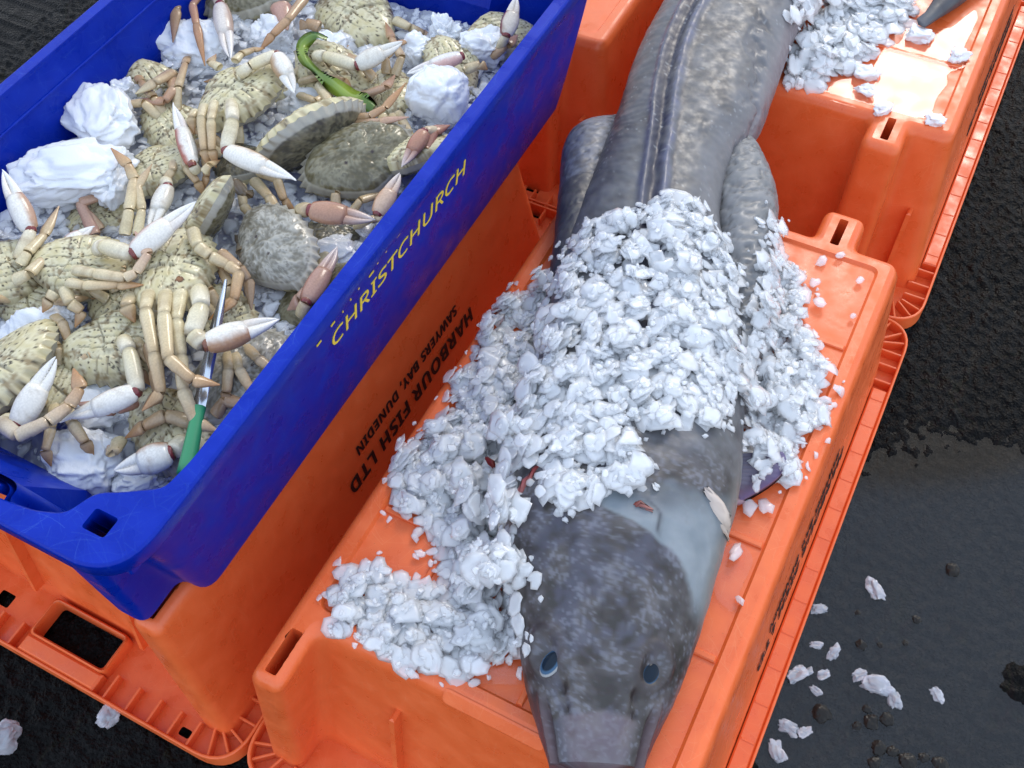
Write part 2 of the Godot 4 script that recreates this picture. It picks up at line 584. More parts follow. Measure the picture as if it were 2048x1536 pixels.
	var t := TextMesh.new()
	t.text = "CHRISTCHURCH"
	var f := SystemFont.new()
	f.font_names = PackedStringArray(["Droid Sans"])
	f.font_weight = 400
	t.font = f
	t.font_size = 64
	t.pixel_size = 0.01
	t.depth = 0.01
	var wo := root.position + o + nrm * 0.0009
	var pa := RP(667, 694, wo, nrm)
	var pb := RP(929, 350, wo, nrm)
	var mid := (pa + pb) * 0.5
	var bb := t.get_aabb()
	var bs := Basis(Vector3(0, 0, 1), -slope) * Basis(Vector3.UP, PI * 0.5) * Basis.from_scale(Vector3(pa.distance_to(pb) / bb.size.x, 0.0245 / (64 * 0.01 * 0.72), 0.06))
	var lm := mid - root.position
	lm = o + nrm * 0.0006 + Vector3(sin(slope), cos(slope), 0) * ((mid.y + 0.0115 - root.position.y) / cos(slope)) + Vector3(0, 0, lm.z)
	part("lettering", t, mats.yellow_print, root, Transform3D(bs, lm))
	# worn remains of the line above it
	for q in [[180, 895, 30], [237, 815, 26], [278, 765, 6], [310, 715, 7], [343, 670, 8], [395, 610, 34], [420, 565, 8], [455, 518, 8], [505, 450, 28], [553, 385, 36], [575, 355, 8], [605, 310, 8], [620, 295, 8], [680, 220, 26], [728, 150, 32], [768, 95, 30], [810, 35, 34]]:
		var c := RP(550 + q[0] / 2.048, 250 + q[1] / 2.048, wo, nrm)
		var b := MB.new()
		b.box(Vector3.ZERO, Vector3(0.0008, 0.0024, q[2] / 2.048 / 2068.0 * 1.15 * 0.95), Basis.IDENTITY, Color.WHITE, 0.0)
		part("worn_letter", b.mesh(), mats.yellow_print, root, Transform3D(Basis(Vector3(0, 0, 1), -slope), c - root.position))

# ---------------------------------------------------------------- fish
func cr(a: Array, s: float, k: int) -> float:
	var n := a.size()
	var i := clampi(int(floor(s)), 0, n - 2)
	var f := s - i
	var p0: float = a[maxi(i - 1, 0)][k]
	var p1: float = a[i][k]
	var p2: float = a[i + 1][k]
	var p3: float = a[mini(i + 2, n - 1)][k]
	return cubic_interpolate(p1, p2, p0, p3, f)
func sstep(a: float, b: float, x: float) -> float:
	return smoothstep(a, b, x)
func bell(x: float, w: float) -> float:
	return exp(-x * x / (w * w))
# sections: [x left, y left, x right, y right, height, dorsal u]; look(s, u, th, p) -> [Color, push]
func tube(secs: Array, base: float, ns: int, nt: int, look: Callable, hm = null, pw := 0.85) -> MB:
	var mb := MB.new()
	var S := []
	for q in secs:
		var h: float = q[4]
		var L := PX(q[0], q[1], base + 0.42 * h)
		var R := PX(q[2], q[3], base + 0.42 * h)
		S.append([L.x, L.z, R.x, R.z, h, q[5] if q.size() > 5 else 0.0])
	var smax := S.size() - 1.0
	var first := Vector3.ZERO
	var last := Vector3.ZERO
	for i in ns + 1:
		var s := smax * i / ns
		var L := Vector3(cr(S, s, 0), base, cr(S, s, 1))
		var R := Vector3(cr(S, s, 2), base, cr(S, s, 3))
		var h := cr(S, s, 4)
		var c := (L + R) * 0.5
		var lat := (R - L) * 0.5
		if i == 0:
			first = c + Vector3.UP * 0.42 * h + Vector3(0.0, 0.0, 0.008)
		last = c + Vector3.UP * 0.42 * h
		for j in nt:
			var th := TAU * j / nt
			var co := cos(th)
			var si := sin(th)
			var u := signf(co) * pow(absf(co), 0.82)
			var y := 0.42 * h + (0.58 * h * pow(maxf(si, 0.0), pw) if si > 0 else -0.42 * h * pow(-si, 0.6))
			var p := c + lat * u + Vector3.UP * y
			var nn := (lat.normalized() * co + Vector3.UP * si).normalized()
			var r: Array = look.call(s, u, si, p, S)
			p += nn * float(r[1])
			mb.add(p, r[0])
			if hm != null and si > 0:
				hm.splat(p)
	for i in ns:
		mb.join(i * nt, (i + 1) * nt, nt)
	mb.fan(0, nt, first, mb.c[0])
	mb.fan(ns * nt, nt, last, mb.c[ns * nt])
	return mb
class HM:      # height of whatever lies there, seen from above
	var x0: float
	var z0: float
	var cell: float
	var nx: int
	var nzz: int
	var d := PackedFloat32Array()
	func _init(ax: float, az: float, bx: float, bz: float, cl: float, base: float) -> void:
		x0 = ax
		z0 = az
		cell = cl
		nx = int((bx - ax) / cl) + 1
		nzz = int((bz - az) / cl) + 1
		d.resize(nx * nzz)
		d.fill(base)
	func idx(p: Vector3) -> int:
		var i := int((p.x - x0) / cell)
		var j := int((p.z - z0) / cell)
		if i < 0 or j < 0 or i >= nx or j >= nzz:
			return -1
		return j * nx + i
	func splat(p: Vector3) -> void:
		var k := idx(p)
		if k >= 0 and d[k] < p.y:
			d[k] = p.y
	func at(x: float, z: float) -> float:
		var k := idx(Vector3(x, 0, z))
		return d[k] if k >= 0 else -1.0
	func raise(x: float, z: float, r: float, y: float) -> void:
		var m := int(r / cell)
		for a in range(-m, m + 1):
			for b in range(-m, m + 1):
				if a * a + b * b <= m * m:
					var k := idx(Vector3(x + a * cell, 0, z + b * cell))
					if k >= 0 and d[k] < y:
						d[k] = y
var pile: HM
func on_pile(x: float, y: float) -> Vector3:      # where the line of sight meets what lies on the bins
	var h := 0.45
	while h > 0.2:
		var p := PX(x, y, h)
		if pile.at(p.x, p.z) >= h:
			return p
		h -= 0.0005
	return PX(x, y, TOPY)
func n3(p: Vector3, f: float) -> float:
	return nz.get_noise_3dv(p * f)
func body_look(s: float, u: float, si: float, p: Vector3, S: Array) -> Array:
	var a := n3(p, 26.0)
	var b := none.get_noise_3dv((p + Vector3(5, 1, 2)) * 85.0)
	var c := none.get_noise_3dv((p + Vector3(1, 7, 3)) * 190.0)
	var e := n3(p + Vector3(9, 4, 8), 12.0)
	var push := 0.0011 * a + 0.0002 * b
	# trunk: grey with brown mottling
	var col := Color(0.155, 0.15, 0.145).lerp(Color(0.30, 0.30, 0.295), clampf(0.5 + 0.8 * a + 0.12 * b, 0, 1))
	col = col.lerp(Color(0.13, 0.11, 0.095), clampf(0.8 * e + 0.4 * b, 0, 0.55))
	# paler belly side on the right
	col = col.lerp(Color(0.42, 0.40, 0.38), sstep(0.35, 0.95, u + 0.12 * a) * sstep(6.5, 9.0, s) * 0.75)
	col = col.lerp(Color(0.46, 0.38, 0.38), sstep(0.8, 1.0, u) * sstep(9.5, 11.0, s) * 0.7)
	# fine cross wrinkles
	var wr := sin(s * 46.0 + u * 5.0 + a * 7.0)
	push += 0.00016 * wr * sstep(0.1, 0.6, absf(u)) * sstep(6.0, 8.0, s)
	# folded dorsal fin: dark stripe between two pale ridges
	var du := cr(S, s, 5)
	var q := u - du
	var don := sstep(6.6, 7.6, s) * (1.0 if si > 0 else 0.0)
	var j := 0.02 * sin(s * 9.0) + 0.02 * a
	col = col.lerp(Color(0.20, 0.21, 0.30), don * bell(q + 0.15 + j, 0.05) * 0.8)
	col = col.lerp(Color(0.055, 0.055, 0.10), don * bell(q + 0.08, 0.035) * 0.75)
	col = col.lerp(Color(0.035, 0.035, 0.075), don * bell(q + j, 0.085) * 0.97)
	col = col.lerp(Color(0.27, 0.28, 0.40), don * bell(q - 0.15 - j, 0.06) * 0.85 * (0.7 + 0.5 * b))
	col = col.lerp(Color(0.09, 0.08, 0.09), don * bell(q - 0.26 - j, 0.025) * 0.6)
	push += don * (0.0045 * bell(q + 0.13, 0.05) + 0.005 * bell(q - 0.14, 0.06) - 0.003 * bell(q, 0.05) + 0.0006 * sin(q * 140.0) * bell(q, 0.2))
	# creased skin on the right flank
	if s > 9.6 and u > 0.2:
		var fold := sin((s * 2.3 + u * 9.0 + 2.5 * a))
		push += -0.0035 * pow(maxf(fold, 0.0), 4.0) * sstep(0.3, 0.6, u) * sstep(9.6, 10.4, s) * (1.0 - sstep(12.5, 13.2, s))
		col = col.lerp(Color(0.15, 0.10, 0.09), pow(maxf(fold, 0.0), 6.0) * 0.12 * sstep(0.3, 0.6, u) * (1.0 - sstep(12.5, 13.2, s)))  # shade of the creases painted into the skin colour, mildly
	# flecks of slime and scale
	if c > 0.62 and s > 6.0:
		col = col.lerp(Color(0.62, 0.62, 0.58), clampf((c - 0.62) * 6.0, 0, 0.7) * sstep(0.0, 0.25, e + 0.25 * bell(q, 0.3)))
	# ---- head
	var hd := 1.0 - sstep(5.2, 6.4, s)
	if hd > 0.0:
		var hc := Color(0.075, 0.060, 0.050).lerp(Color(0.22, 0.195, 0.18), clampf(0.45 + 1.2 * a + 0.3 * b, 0, 1))
		hc = hc.lerp(Color(0.15, 0.152, 0.205), clampf(0.25 + 1.9 * n3(p + Vector3(3, 3, 3), 15.0) + 0.6 * b, 0, 0.6) * sstep(0.85, 0.5, absf(u + 0.1)))  # bluish-purple sheen, painted into the head colour
		hc = hc.lerp(Color(0.46, 0.47, 0.52), clampf(c * 1.2 + 1.2 * a - 0.35, 0, 0.4))
		hc = hc.lerp(Color(0.06, 0.045, 0.035), clampf(1.8 * n3(p + Vector3(8, 2, 6), 42.0) - 0.25, 0, 0.6))
		# the large pale patch behind the right eye
		var edge := lerpf(-0.36, 0.80, sstep(4.95, 3.15, s)) + 0.05 * a
		var wp := sstep(edge - 0.02, edge + 0.06, u) * sstep(3.0, 3.4, s + 0.5 * u - 0.4) * (1.0 - sstep(4.35, 5.2, s + 0.5 * a))  
		hc = hc.lerp(Color(0.37, 0.43, 0.44).lerp(Color(0.52, 0.57, 0.56), clampf(0.5 + a, 0, 1)), wp * 0.93)
		hc = hc.lerp(Color(0.06, 0.06, 0.07), wp * 0.8 * bell(u - 0.20 - 0.22 * (4.9 - s) - 0.03 * sin(s * 9.0), 0.022) * sstep(3.9, 4.1, s) * (1.0 - sstep(4.7, 4.9, s)))
		hc = hc.lerp(Color(0.13, 0.13, 0.14), wp * bell(u - 0.35, 0.18) * bell(s - 4.75, 0.28) * 0.7)
		# pale muzzle
		var mz := (1.0 - sstep(1.28, 1.42, s + 0.25 * u * u + 0.12 * a)) * sstep(0.75, 0.45, absf(u))
		hc = hc.lerp(Color(0.52, 0.45, 0.44).lerp(Color(0.36, 0.25, 0.25), clampf(0.5 + 0.5 * b + a, 0, 1)), mz * 0.55)
		# lips
		hc = hc.lerp(Color(0.24, 0.13, 0.135), sstep(0.72, 0.93, absf(u)) * (1.0 - sstep(1.2, 2.0, s)) * 0.8)
		# pale cheeks low on both sides
		hc = hc.lerp(Color(0.50, 0.47, 0.40), sstep(0.86, 0.97, absf(u) + 0.02 * a) * sstep(2.6, 3.6, s) * 0.85)
		# pale scratches
		var scr := absf(sin(u * 21.0 + s * 13.0 + 4.0 * a)) 
		hc = hc.lerp(Color(0.45, 0.46, 0.46), (1.0 - sstep(0.0, 0.035, scr)) * sstep(0.1, 0.4, b + 0.2) * 0.5)
		# nostrils and pores
		for k in [[1.72, -0.52], [1.70, 0.46], [1.38, -0.50], [1.35, 0.55]]:
			var r2 := bell(s - k[0], 0.10) * bell(u - k[1], 0.05)
			hc = hc.lerp(Color(0.05, 0.03, 0.03), r2 * 0.9)
			push -= 0.003 * r2
		# eye sockets
		for k in [[2.30, -0.68], [2.18, 0.60]]:
			var dd := Vector2((s - k[0]) * 1.0, (u - k[1]) * 1.9).length()
			hc = hc.lerp(Color(0.10, 0.075, 0.07), bell(dd - 0.36, 0.10) * 0.7)
			push += 0.004 * bell(dd - 0.34, 0.14) - 0.004 * bell(dd, 0.22)
		# mouth slit and brow ridges
		if si > 0.0:
			var slit := bell(absf(u) - 0.86 + 0.05 * s, 0.028) * (1.0 - sstep(1.25, 1.7, s))
			push -= 0.004 * slit
			hc = hc.lerp(Color(0.09, 0.03, 0.035), slit * 0.85)
			push += 0.003 * bell(absf(u) - 0.94 + 0.05 * s, 0.04) * (1.0 - sstep(1.3, 1.9, s))
		push += 0.0055 * bell(absf(u) - 0.36, 0.10) * bell(s - 1.9, 1.0) + 0.003 * bell(absf(u) - 0.30, 0.08) * bell(s - 3.6, 0.9) - 0.004 * bell(u, 0.16) * bell(s - 2.2, 0.9)
		push += 0.0028 * bell(u + 0.02, 0.3) * bell(s - 4.2, 0.8)
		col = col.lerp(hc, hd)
	col = col.lerp(Color(0.55, 0.53, 0.48), sstep(-0.2, -0.7, si) * 0.8)
	return [Color(col.r * 0.46, col.g * 0.47, col.b * 0.51), push]
func flap_look(s: float, u: float, si: float, p: Vector3, right: bool) -> Array:
	var a := n3(p, 30.0)
	var b := n3(p, 110.0)
	var w := -pow(maxf(0.0, sin(s * 30.0 + u * 2.0 + a * 6.0 + b * 1.5)), 4.0)
	var push := 0.0024 * w * (1.0 - 0.4 * absf(u)) + 0.0014 * a + 0.0005 * b
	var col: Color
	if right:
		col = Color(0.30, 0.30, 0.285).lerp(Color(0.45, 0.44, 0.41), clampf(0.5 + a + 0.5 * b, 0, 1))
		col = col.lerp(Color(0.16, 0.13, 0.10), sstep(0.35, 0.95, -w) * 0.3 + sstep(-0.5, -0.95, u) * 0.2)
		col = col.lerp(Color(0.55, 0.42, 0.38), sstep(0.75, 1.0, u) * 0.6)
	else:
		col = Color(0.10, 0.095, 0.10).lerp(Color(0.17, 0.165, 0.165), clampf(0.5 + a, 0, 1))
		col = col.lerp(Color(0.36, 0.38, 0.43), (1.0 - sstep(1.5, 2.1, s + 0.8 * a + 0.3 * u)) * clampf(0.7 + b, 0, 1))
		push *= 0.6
	return [Color(col.r * 0.46, col.g * 0.47, col.b * 0.51), push]
func build_fish() -> void:
	var base := TOPY
	var secs := [[1100, 1536, 1285, 1546, 0.044, 0.0], [1080, 1472, 1308, 1490, 0.060, 0.0], [1050, 1370, 1352, 1395, 0.080, 0.0], [1033, 1245, 1398, 1275, 0.098, 0.0], [1014, 1120, 1440, 1130, 0.112, 0.0],
		[1008, 1040, 1468, 1035, 0.118, 0.0], [1030, 930, 1482, 945, 0.118, 0.0], [1068, 770, 1485, 790, 0.114, 0.0], [1100, 610, 1475, 620, 0.110, 0.0], [1150, 450, 1440, 465, 0.106, 0.02],
		[1195, 335, 1462, 345, 0.102, -0.12], [1232, 240, 1520, 262, 0.100, -0.36], [1268, 130, 1556, 165, 0.098, -0.44], [1312, 40, 1592, 70, 0.096, -0.44], [1362, -40, 1640, -10, 0.092, -0.42],
		[1440, -150, 1710, -120, 0.086, -0.40], [1530, -270, 1760, -240, 0.078, -0.3], [1640, -390, 1800, -370, 0.066, 0.0], [1750, -500, 1840, -490, 0.050, 0.0]]
	var root := thing("whole_fish", Vector3.ZERO, "long grey whole fish with mottled head, lying iced across two upturned bins", "fish")
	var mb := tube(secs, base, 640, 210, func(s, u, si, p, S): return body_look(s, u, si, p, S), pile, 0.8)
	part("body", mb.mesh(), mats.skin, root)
	var fr := [[1448, 262, 1468, 258, 0.030], [1438, 300, 1516, 315, 0.060], [1420, 390, 1552, 405, 0.074], [1420, 500, 1548, 520, 0.076], [1440, 620, 1537, 640, 0.070], [1450, 730, 1510, 745, 0.060], [1460, 790, 1490, 795, 0.03]]
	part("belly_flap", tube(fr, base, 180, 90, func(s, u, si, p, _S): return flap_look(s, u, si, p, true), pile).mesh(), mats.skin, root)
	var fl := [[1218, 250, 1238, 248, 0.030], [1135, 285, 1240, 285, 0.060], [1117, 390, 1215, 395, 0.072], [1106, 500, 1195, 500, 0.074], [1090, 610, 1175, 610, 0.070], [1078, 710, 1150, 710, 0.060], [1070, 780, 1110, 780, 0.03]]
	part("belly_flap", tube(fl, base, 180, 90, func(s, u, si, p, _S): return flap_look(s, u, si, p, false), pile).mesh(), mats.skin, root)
	# eyes
	for e in [[1102, 1326, 0.068, -0.35], [1300, 1347, 0.069, 0.35]]:
		var em := MB.new()
		var c := on_pile(e[0], e[1])
		var n := 20
		var prev := -1
		for i in 10:
			var a := i / 9.0 * PI * 0.5
			var pts := PackedVector3Array()
			for j in n:
				var b := TAU * j / n
				pts.append(Vector3(cos(b) * sin(a) * 0.0090, cos(a) * 0.0055 - 0.001, sin(b) * sin(a) * 0.0140))
			var colr := Color(0.015, 0.02, 0.035) if i < 5 else (Color(0.05, 0.10, 0.17) if i < 7 else Color(0.33, 0.34, 0.34))
			var r := em.ring(pts, colr)
			if prev >= 0:
				em.join(prev, r, n)
			prev = r
		var bs := Basis(Vector3(0, 0, 1), -e[3]) * Basis(Vector3.UP, -0.12)
		var m := vmat(0.12, 0.25)
		part("eye", em.mesh(), m, root, Transform3D(bs, c))
	# pectoral fin on the right, gill covers, torn gill filaments
	var pf := MB.new()
	var a0 := PackedVector3Array()
	var a1 := PackedVector3Array()
	var a2 := PackedVector3Array()
	var m0 := 28
	for i in m0:
		var t := float(i) / (m0 - 1)
		var rootp := PX(1462, lerpf(915, 985, t), base + 0.028)
		var tip := PX(lerpf(1565, 1480, t * t) + 18 * sin(t * PI), lerpf(905, 1000, t) - 6 * sin(t * PI), base + lerpf(0.022, 0.006, t))
		a0.append(rootp + Vector3.UP * 0.006)
		a1.append(rootp.lerp(tip, 0.6) + Vector3.UP * (0.006 + 0.0012 * sin(i * 2.1)))
		a2.append(tip + Vector3.UP * 0.0015)
	var i0 := pf.ring(a0, Color(0.10, 0.09, 0.12))
	var i1 := pf.ring(a1, Color(0.10, 0.085, 0.13))
	var i2 := pf.ring(a2, Color(0.13, 0.10, 0.20))
	var u0 := PackedVector3Array()
	for q in a2:
		u0.append(q + Vector3(0.001, -0.006, 0.004))
	var i3 := pf.ring(u0, Color(0.30, 0.17, 0.20))
	var u1 := PackedVector3Array()
	for q in a0:
		u1.append(q + Vector3.DOWN * 0.02)
	var i4 := pf.ring(u1, Color(0.40, 0.28, 0.28))
	pf.join(i0, i1, m0, false)
	pf.join(i1, i2, m0, false)
	pf.join(i2, i3, m0, false)
	pf.join(i3, i4, m0, false)
	part("pectoral_fin", pf.mesh(), mats.skin, root)
	for q in a1:
		pile.raise(q.x, q.z, 0.006, q.y)
	var gl := func(path: Array, w: float, c0: Color, c1: Color, called: String) -> void:
		var g := MB.new()
		var prev := -1
		for i in path.size():
			var t := float(i) / (path.size() - 1)
			var at := func(k: int) -> Vector3:
				var q: Array = path[clampi(k, 0, path.size() - 1)]
				return PX(q[0], q[1], q[2]) if q.size() > 2 else on_pile(q[0], q[1])
			var p: Vector3 = at.call(i)
			var nx: Vector3 = at.call(i + 1)
			var pv: Vector3 = at.call(i - 1)
			var d := (nx - pv).normalized()
			var sd := d.cross(Vector3.UP).normalized()
			var r := w * (0.35 + 0.65 * sin(PI * clampf(t, 0.04, 0.96)))
			var pts := PackedVector3Array()
			for j in 10:
				var b := TAU * j / 10
				pts.append(p + sd * cos(b) * r + Vector3.UP * sin(b) * r * 0.7 + Vector3(1, 1, 1) * 0.0016 * sin(i * 3.1 + j * 2.3))
			var rr := g.ring(pts, c0.lerp(c1, t))
			if prev >= 0:
				g.join(prev, rr, 10)
			prev = rr
		part(called, g.mesh(), mats.skin, root)
	gl.call([[1412, 978], [1424, 996], [1436, 1016], [1447, 1038], [1455, 1058], [1456, 1078]], 0.0085, Color(0.55, 0.46, 0.40), Color(0.62, 0.5, 0.40), "gill_cover")
	gl.call([[1010, 985, 0.300], [1005, 1020, 0.302], [1007, 1070, 0.302], [1014, 1120, 0.298], [1022, 1170, 0.292]], 0.0055, Color(0.60, 0.52, 0.42), Color(0.55, 0.5, 0.42), "gill_cover")
	gl.call([[1078, 930], [1068, 942], [1060, 955], [1050, 966], [1042, 980], [1034, 990], [1026, 1003]], 0.0036, Color(0.22, 0.015, 0.008), Color(0.42, 0.16, 0.15), "gill_filament")
	gl.call([[1262, 1005], [1272, 1009], [1280, 1007], [1292, 1015], [1305, 1020]], 0.0034, Color(0.18, 0.03, 0.02), Color(0.30, 0.12, 0.1), "gill_filament")
	gl.call([[972, 915, 0.30], [982, 925, 0.305], [988, 935, 0.305]], 0.004, Color(0.16, 0.01, 0.006), Color(0.2, 0.02, 0.01), "gill_filament")

# ---------------------------------------------------------------- ice
func flake(mb: MB, p: Vector3, up: Vector3, r: float, th: float, col: Color, g: RandomNumberGenerator) -> void:
	# a thin curved chip with a broken outline and melted, rounded edges
	var x := up.cross(Vector3(g.randf_range(-1, 1), 0.01, g.randf_range(-1, 1))).normalized()
	var z := x.cross(up).normalized()
	var n := g.randi_range(7, 11)
	var el := g.randf_range(0.5, 1.0)
	var bend := g.randf_range(-0.3, 0.55)
	var off := g.randf() * TAU
	var k := mb.v.size()
	mb.add(p + up * th * g.randf_range(0.4, 0.9), col)
	var e := PackedVector3Array()
	for i in n:
		var a := off + TAU * (i + g.randf_range(-0.32, 0.32)) / n
		var rr := r * (g.randf_range(0.80, 1.06) if g.randf() < 0.75 else g.randf_range(0.55, 0.8))
		var q := Vector2(cos(a), sin(a) * el) * rr
		e.append(p + x * q.x + z * q.y - up * bend * q.x * q.x / r)
	for i in n:
		mb.add(p.lerp(e[i], 0.62) + up * th * g.randf_range(0.35, 0.75), col)
	for i in n:
		mb.add(e[i] + up * th * 0.12, col)
	for i in n:
		mb.add(p.lerp(e[i], 0.72) - up * th * 0.5, col)
	for i in n:
		var j := (i + 1) % n
		mb.tri(k, k + 1 + i, k + 1 + j)
	mb.join(k + 1 + n, k + 1, n)
	mb.join(k + 1 + 2 * n, k + 1 + n, n)
	var c := mb.add(p - up * th * 0.5, col)
	for i in n:
		mb.tri(c, k + 1 + 2 * n + (i + 1) % n, k + 1 + 2 * n + i)
func ice_col(g: RandomNumberGenerator) -> Color:
	var w := g.randf_range(0.93, 0.985)
	return Color(w * 0.985, w * 0.993, w)
func world_poly(px: Array, h: float) -> PackedVector2Array:
	var out := PackedVector2Array()
	for q in px:
		var p := PX(q[0], q[1], h)
		out.append(Vector2(p.x, p.z))
	return out
func strew(mb: MB, poly: PackedVector2Array, count: int, rmin: float, rmax: float, tilt: float, g: RandomNumberGenerator, sink := 0.25, edge := 0.012, ymin := -1.0, taper := 0.028) -> void:
	# drop flakes one by one on whatever already lies there, so that they pile up
	var lo := Vector2(1e9, 1e9)
	var hi := -lo
	for p in poly:
		lo = lo.min(p)
		hi = hi.max(p)
	var done := 0
	var tries := 0
	while done < count and tries < count * 12:
		tries += 1
		var q := Vector2(g.randf_range(lo.x, hi.x), g.randf_range(lo.y, hi.y))
		q += Vector2(n3(Vector3(q.x, 0, q.y), 30.0), n3(Vector3(q.y, 5, q.x), 30.0)) * edge
		if not Geometry2D.is_point_in_polygon(q, poly):
			continue
		var dist := 1.0
		for i in poly.size():                        # thins out towards the edge of the heap
			dist = minf(dist, Geometry2D.get_closest_point_to_segment(q, poly[i], poly[(i + 1) % poly.size()]).distance_to(q))
		if g.randf() > 0.10 + 0.90 * smoothstep(0.0, taper, dist):
			continue
		var r := lerpf(rmin, rmax, pow(g.randf(), 1.5))
		var y := pile.at(q.x, q.y)
		if y < maxf(ymin, 0.1):
			continue
		var e := 0.021
		var gx := (pile.at(q.x + e, q.y) - pile.at(q.x - e, q.y)) / (2 * e)
		var gz := (pile.at(q.x, q.y + e) - pile.at(q.x, q.y - e)) / (2 * e)
		var nrm := Vector3(clampf(-gx, -0.9, 0.9), 1.0, clampf(-gz, -0.9, 0.9))
		var tl := tilt * (2.0 if g.randf() < 0.1 else 0.75)
		nrm = (nrm + Vector3(g.randfn(0, tl), 0, g.randfn(0, tl))).normalized()
		var th := g.randf_range(0.0014, 0.0032)
		var up := r * (1.0 - nrm.y) * 0.5 + th * 0.5 - th * sink
		flake(mb, Vector3(q.x, y + up, q.y), nrm, r, th, ice_col(g), g)
		pile.raise(q.x, q.y, r * 0.62, y + th * 0.75 + up * 0.35)
		done += 1
func slush(mb: MB, before: PackedFloat32Array, poly: PackedVector2Array) -> void:
	# the packed, wet mass that the loose flakes lie on
	var ids := {}
	var nx := pile.nx
	for j in range(1, pile.nzz - 1):
		for i in range(1, nx - 1):
			var k := j * nx + i
			if pile.d[k] - before[k] < 0.005 or not Geometry2D.is_point_in_polygon(Vector2(pile.x0 + (i + 0.5) * pile.cell, pile.z0 + (j + 0.5) * pile.cell), poly):
				continue
			var y := 0.0
			for a in [-1, 0, 1]:
				for b in [-1, 0, 1]:
					y += pile.d[k + a + b * nx] / 9.0
			ids[k] = mb.add(Vector3(pile.x0 + (i + 0.5) * pile.cell, maxf(minf(y, pile.d[k]) - 0.0035, before[k] + 0.001), pile.z0 + (j + 0.5) * pile.cell), Color(0.95, 0.965, 0.98))
	for k in ids:
		if ids.has(k + 1) and ids.has(k + nx) and ids.has(k + nx + 1):
			var ys := [mb.v[ids[k]].y, mb.v[ids[k + 1]].y, mb.v[ids[k + nx]].y, mb.v[ids[k + nx + 1]].y]
			if ys.max() - ys.min() > 0.007:
				continue
			mb.quad(ids[k], ids[k + 1], ids[k + nx + 1], ids[k + nx])
func lump(sz: Vector3, seed_: int, rough := 0.22, nt := 88, detail := 1.0, box := 0.8) -> ArrayMesh:
	# a cube blown up to a ball, then roughened: no poles, grain of one size everywhere
	var mb := MB.new()
	var n := FastNoiseLite.new()
	n.seed = seed_
	n.frequency = 1.0
	n.fractal_octaves = 3
	var big := (sz.x + sz.y + sz.z) / 3.0
	var m := maxi(8, nt / 4)
	var ids := {}
	for face in 6:
		var ax := Vector3.ZERO
		ax[face % 3] = 1.0 if face < 3 else -1.0
		var bx := Vector3.ZERO
		bx[(face + 1) % 3] = 1.0
		var cx := ax.cross(bx)
		var grid := PackedInt32Array()
		for i in m + 1:
			for j in m + 1:
				var d := (ax + bx * tan((2.0 * i / m - 1.0) * PI * 0.25) + cx * tan((2.0 * j / m - 1.0) * PI * 0.25)).normalized()
				var key := Vector3i(d * 20000.0 + Vector3(0.5, 0.5, 0.5))
				key = Vector3i(roundi(d.x * 5000.0), roundi(d.y * 5000.0), roundi(d.z * 5000.0))
				if not ids.has(key):
					var e := Vector3(signf(d.x) * pow(absf(d.x), box), signf(d.y) * pow(absf(d.y), box - 0.1), signf(d.z) * pow(absf(d.z), box))
					var f := 1.0 + rough * (1.7 * n.get_noise_3dv(d * 0.8 * detail) + 0.8 * n.get_noise_3dv(d * 2.1 * detail + Vector3(7, 3, 1)))
					var p := e * f * sz
					p += d * (minf(big, 0.03) * (0.035 * n.get_noise_3dv(p * 130.0) + 0.03 * n.get_noise_3dv(p * 260.0)) + 0.0008 * n.get_noise_3dv(p * 500.0))
					ids[key] = mb.add(p, Color(0.93, 0.95, 0.97))
				grid.append(ids[key])
		for i in m:
			for j in m:
				var k := i * (m + 1) + j
				mb.quad(grid[k], grid[k + 1], grid[k + m + 2], grid[k + m + 1])
	return mb.mesh()
func ice_lump(c: Array, sz: Vector3, yaw: float, tilt: float, seed_: int, label: String, group := "ice lumps among the crabs", rough := 0.22, called := "ice_lump") -> void:
	var b := Basis(Vector3.UP, yaw) * Basis(Vector3.RIGHT, tilt)
	solo(called, lump(sz, seed_, rough), mats.lump, label, "ice", group, "", Transform3D(b, PX(c[0], c[1], c[2])))

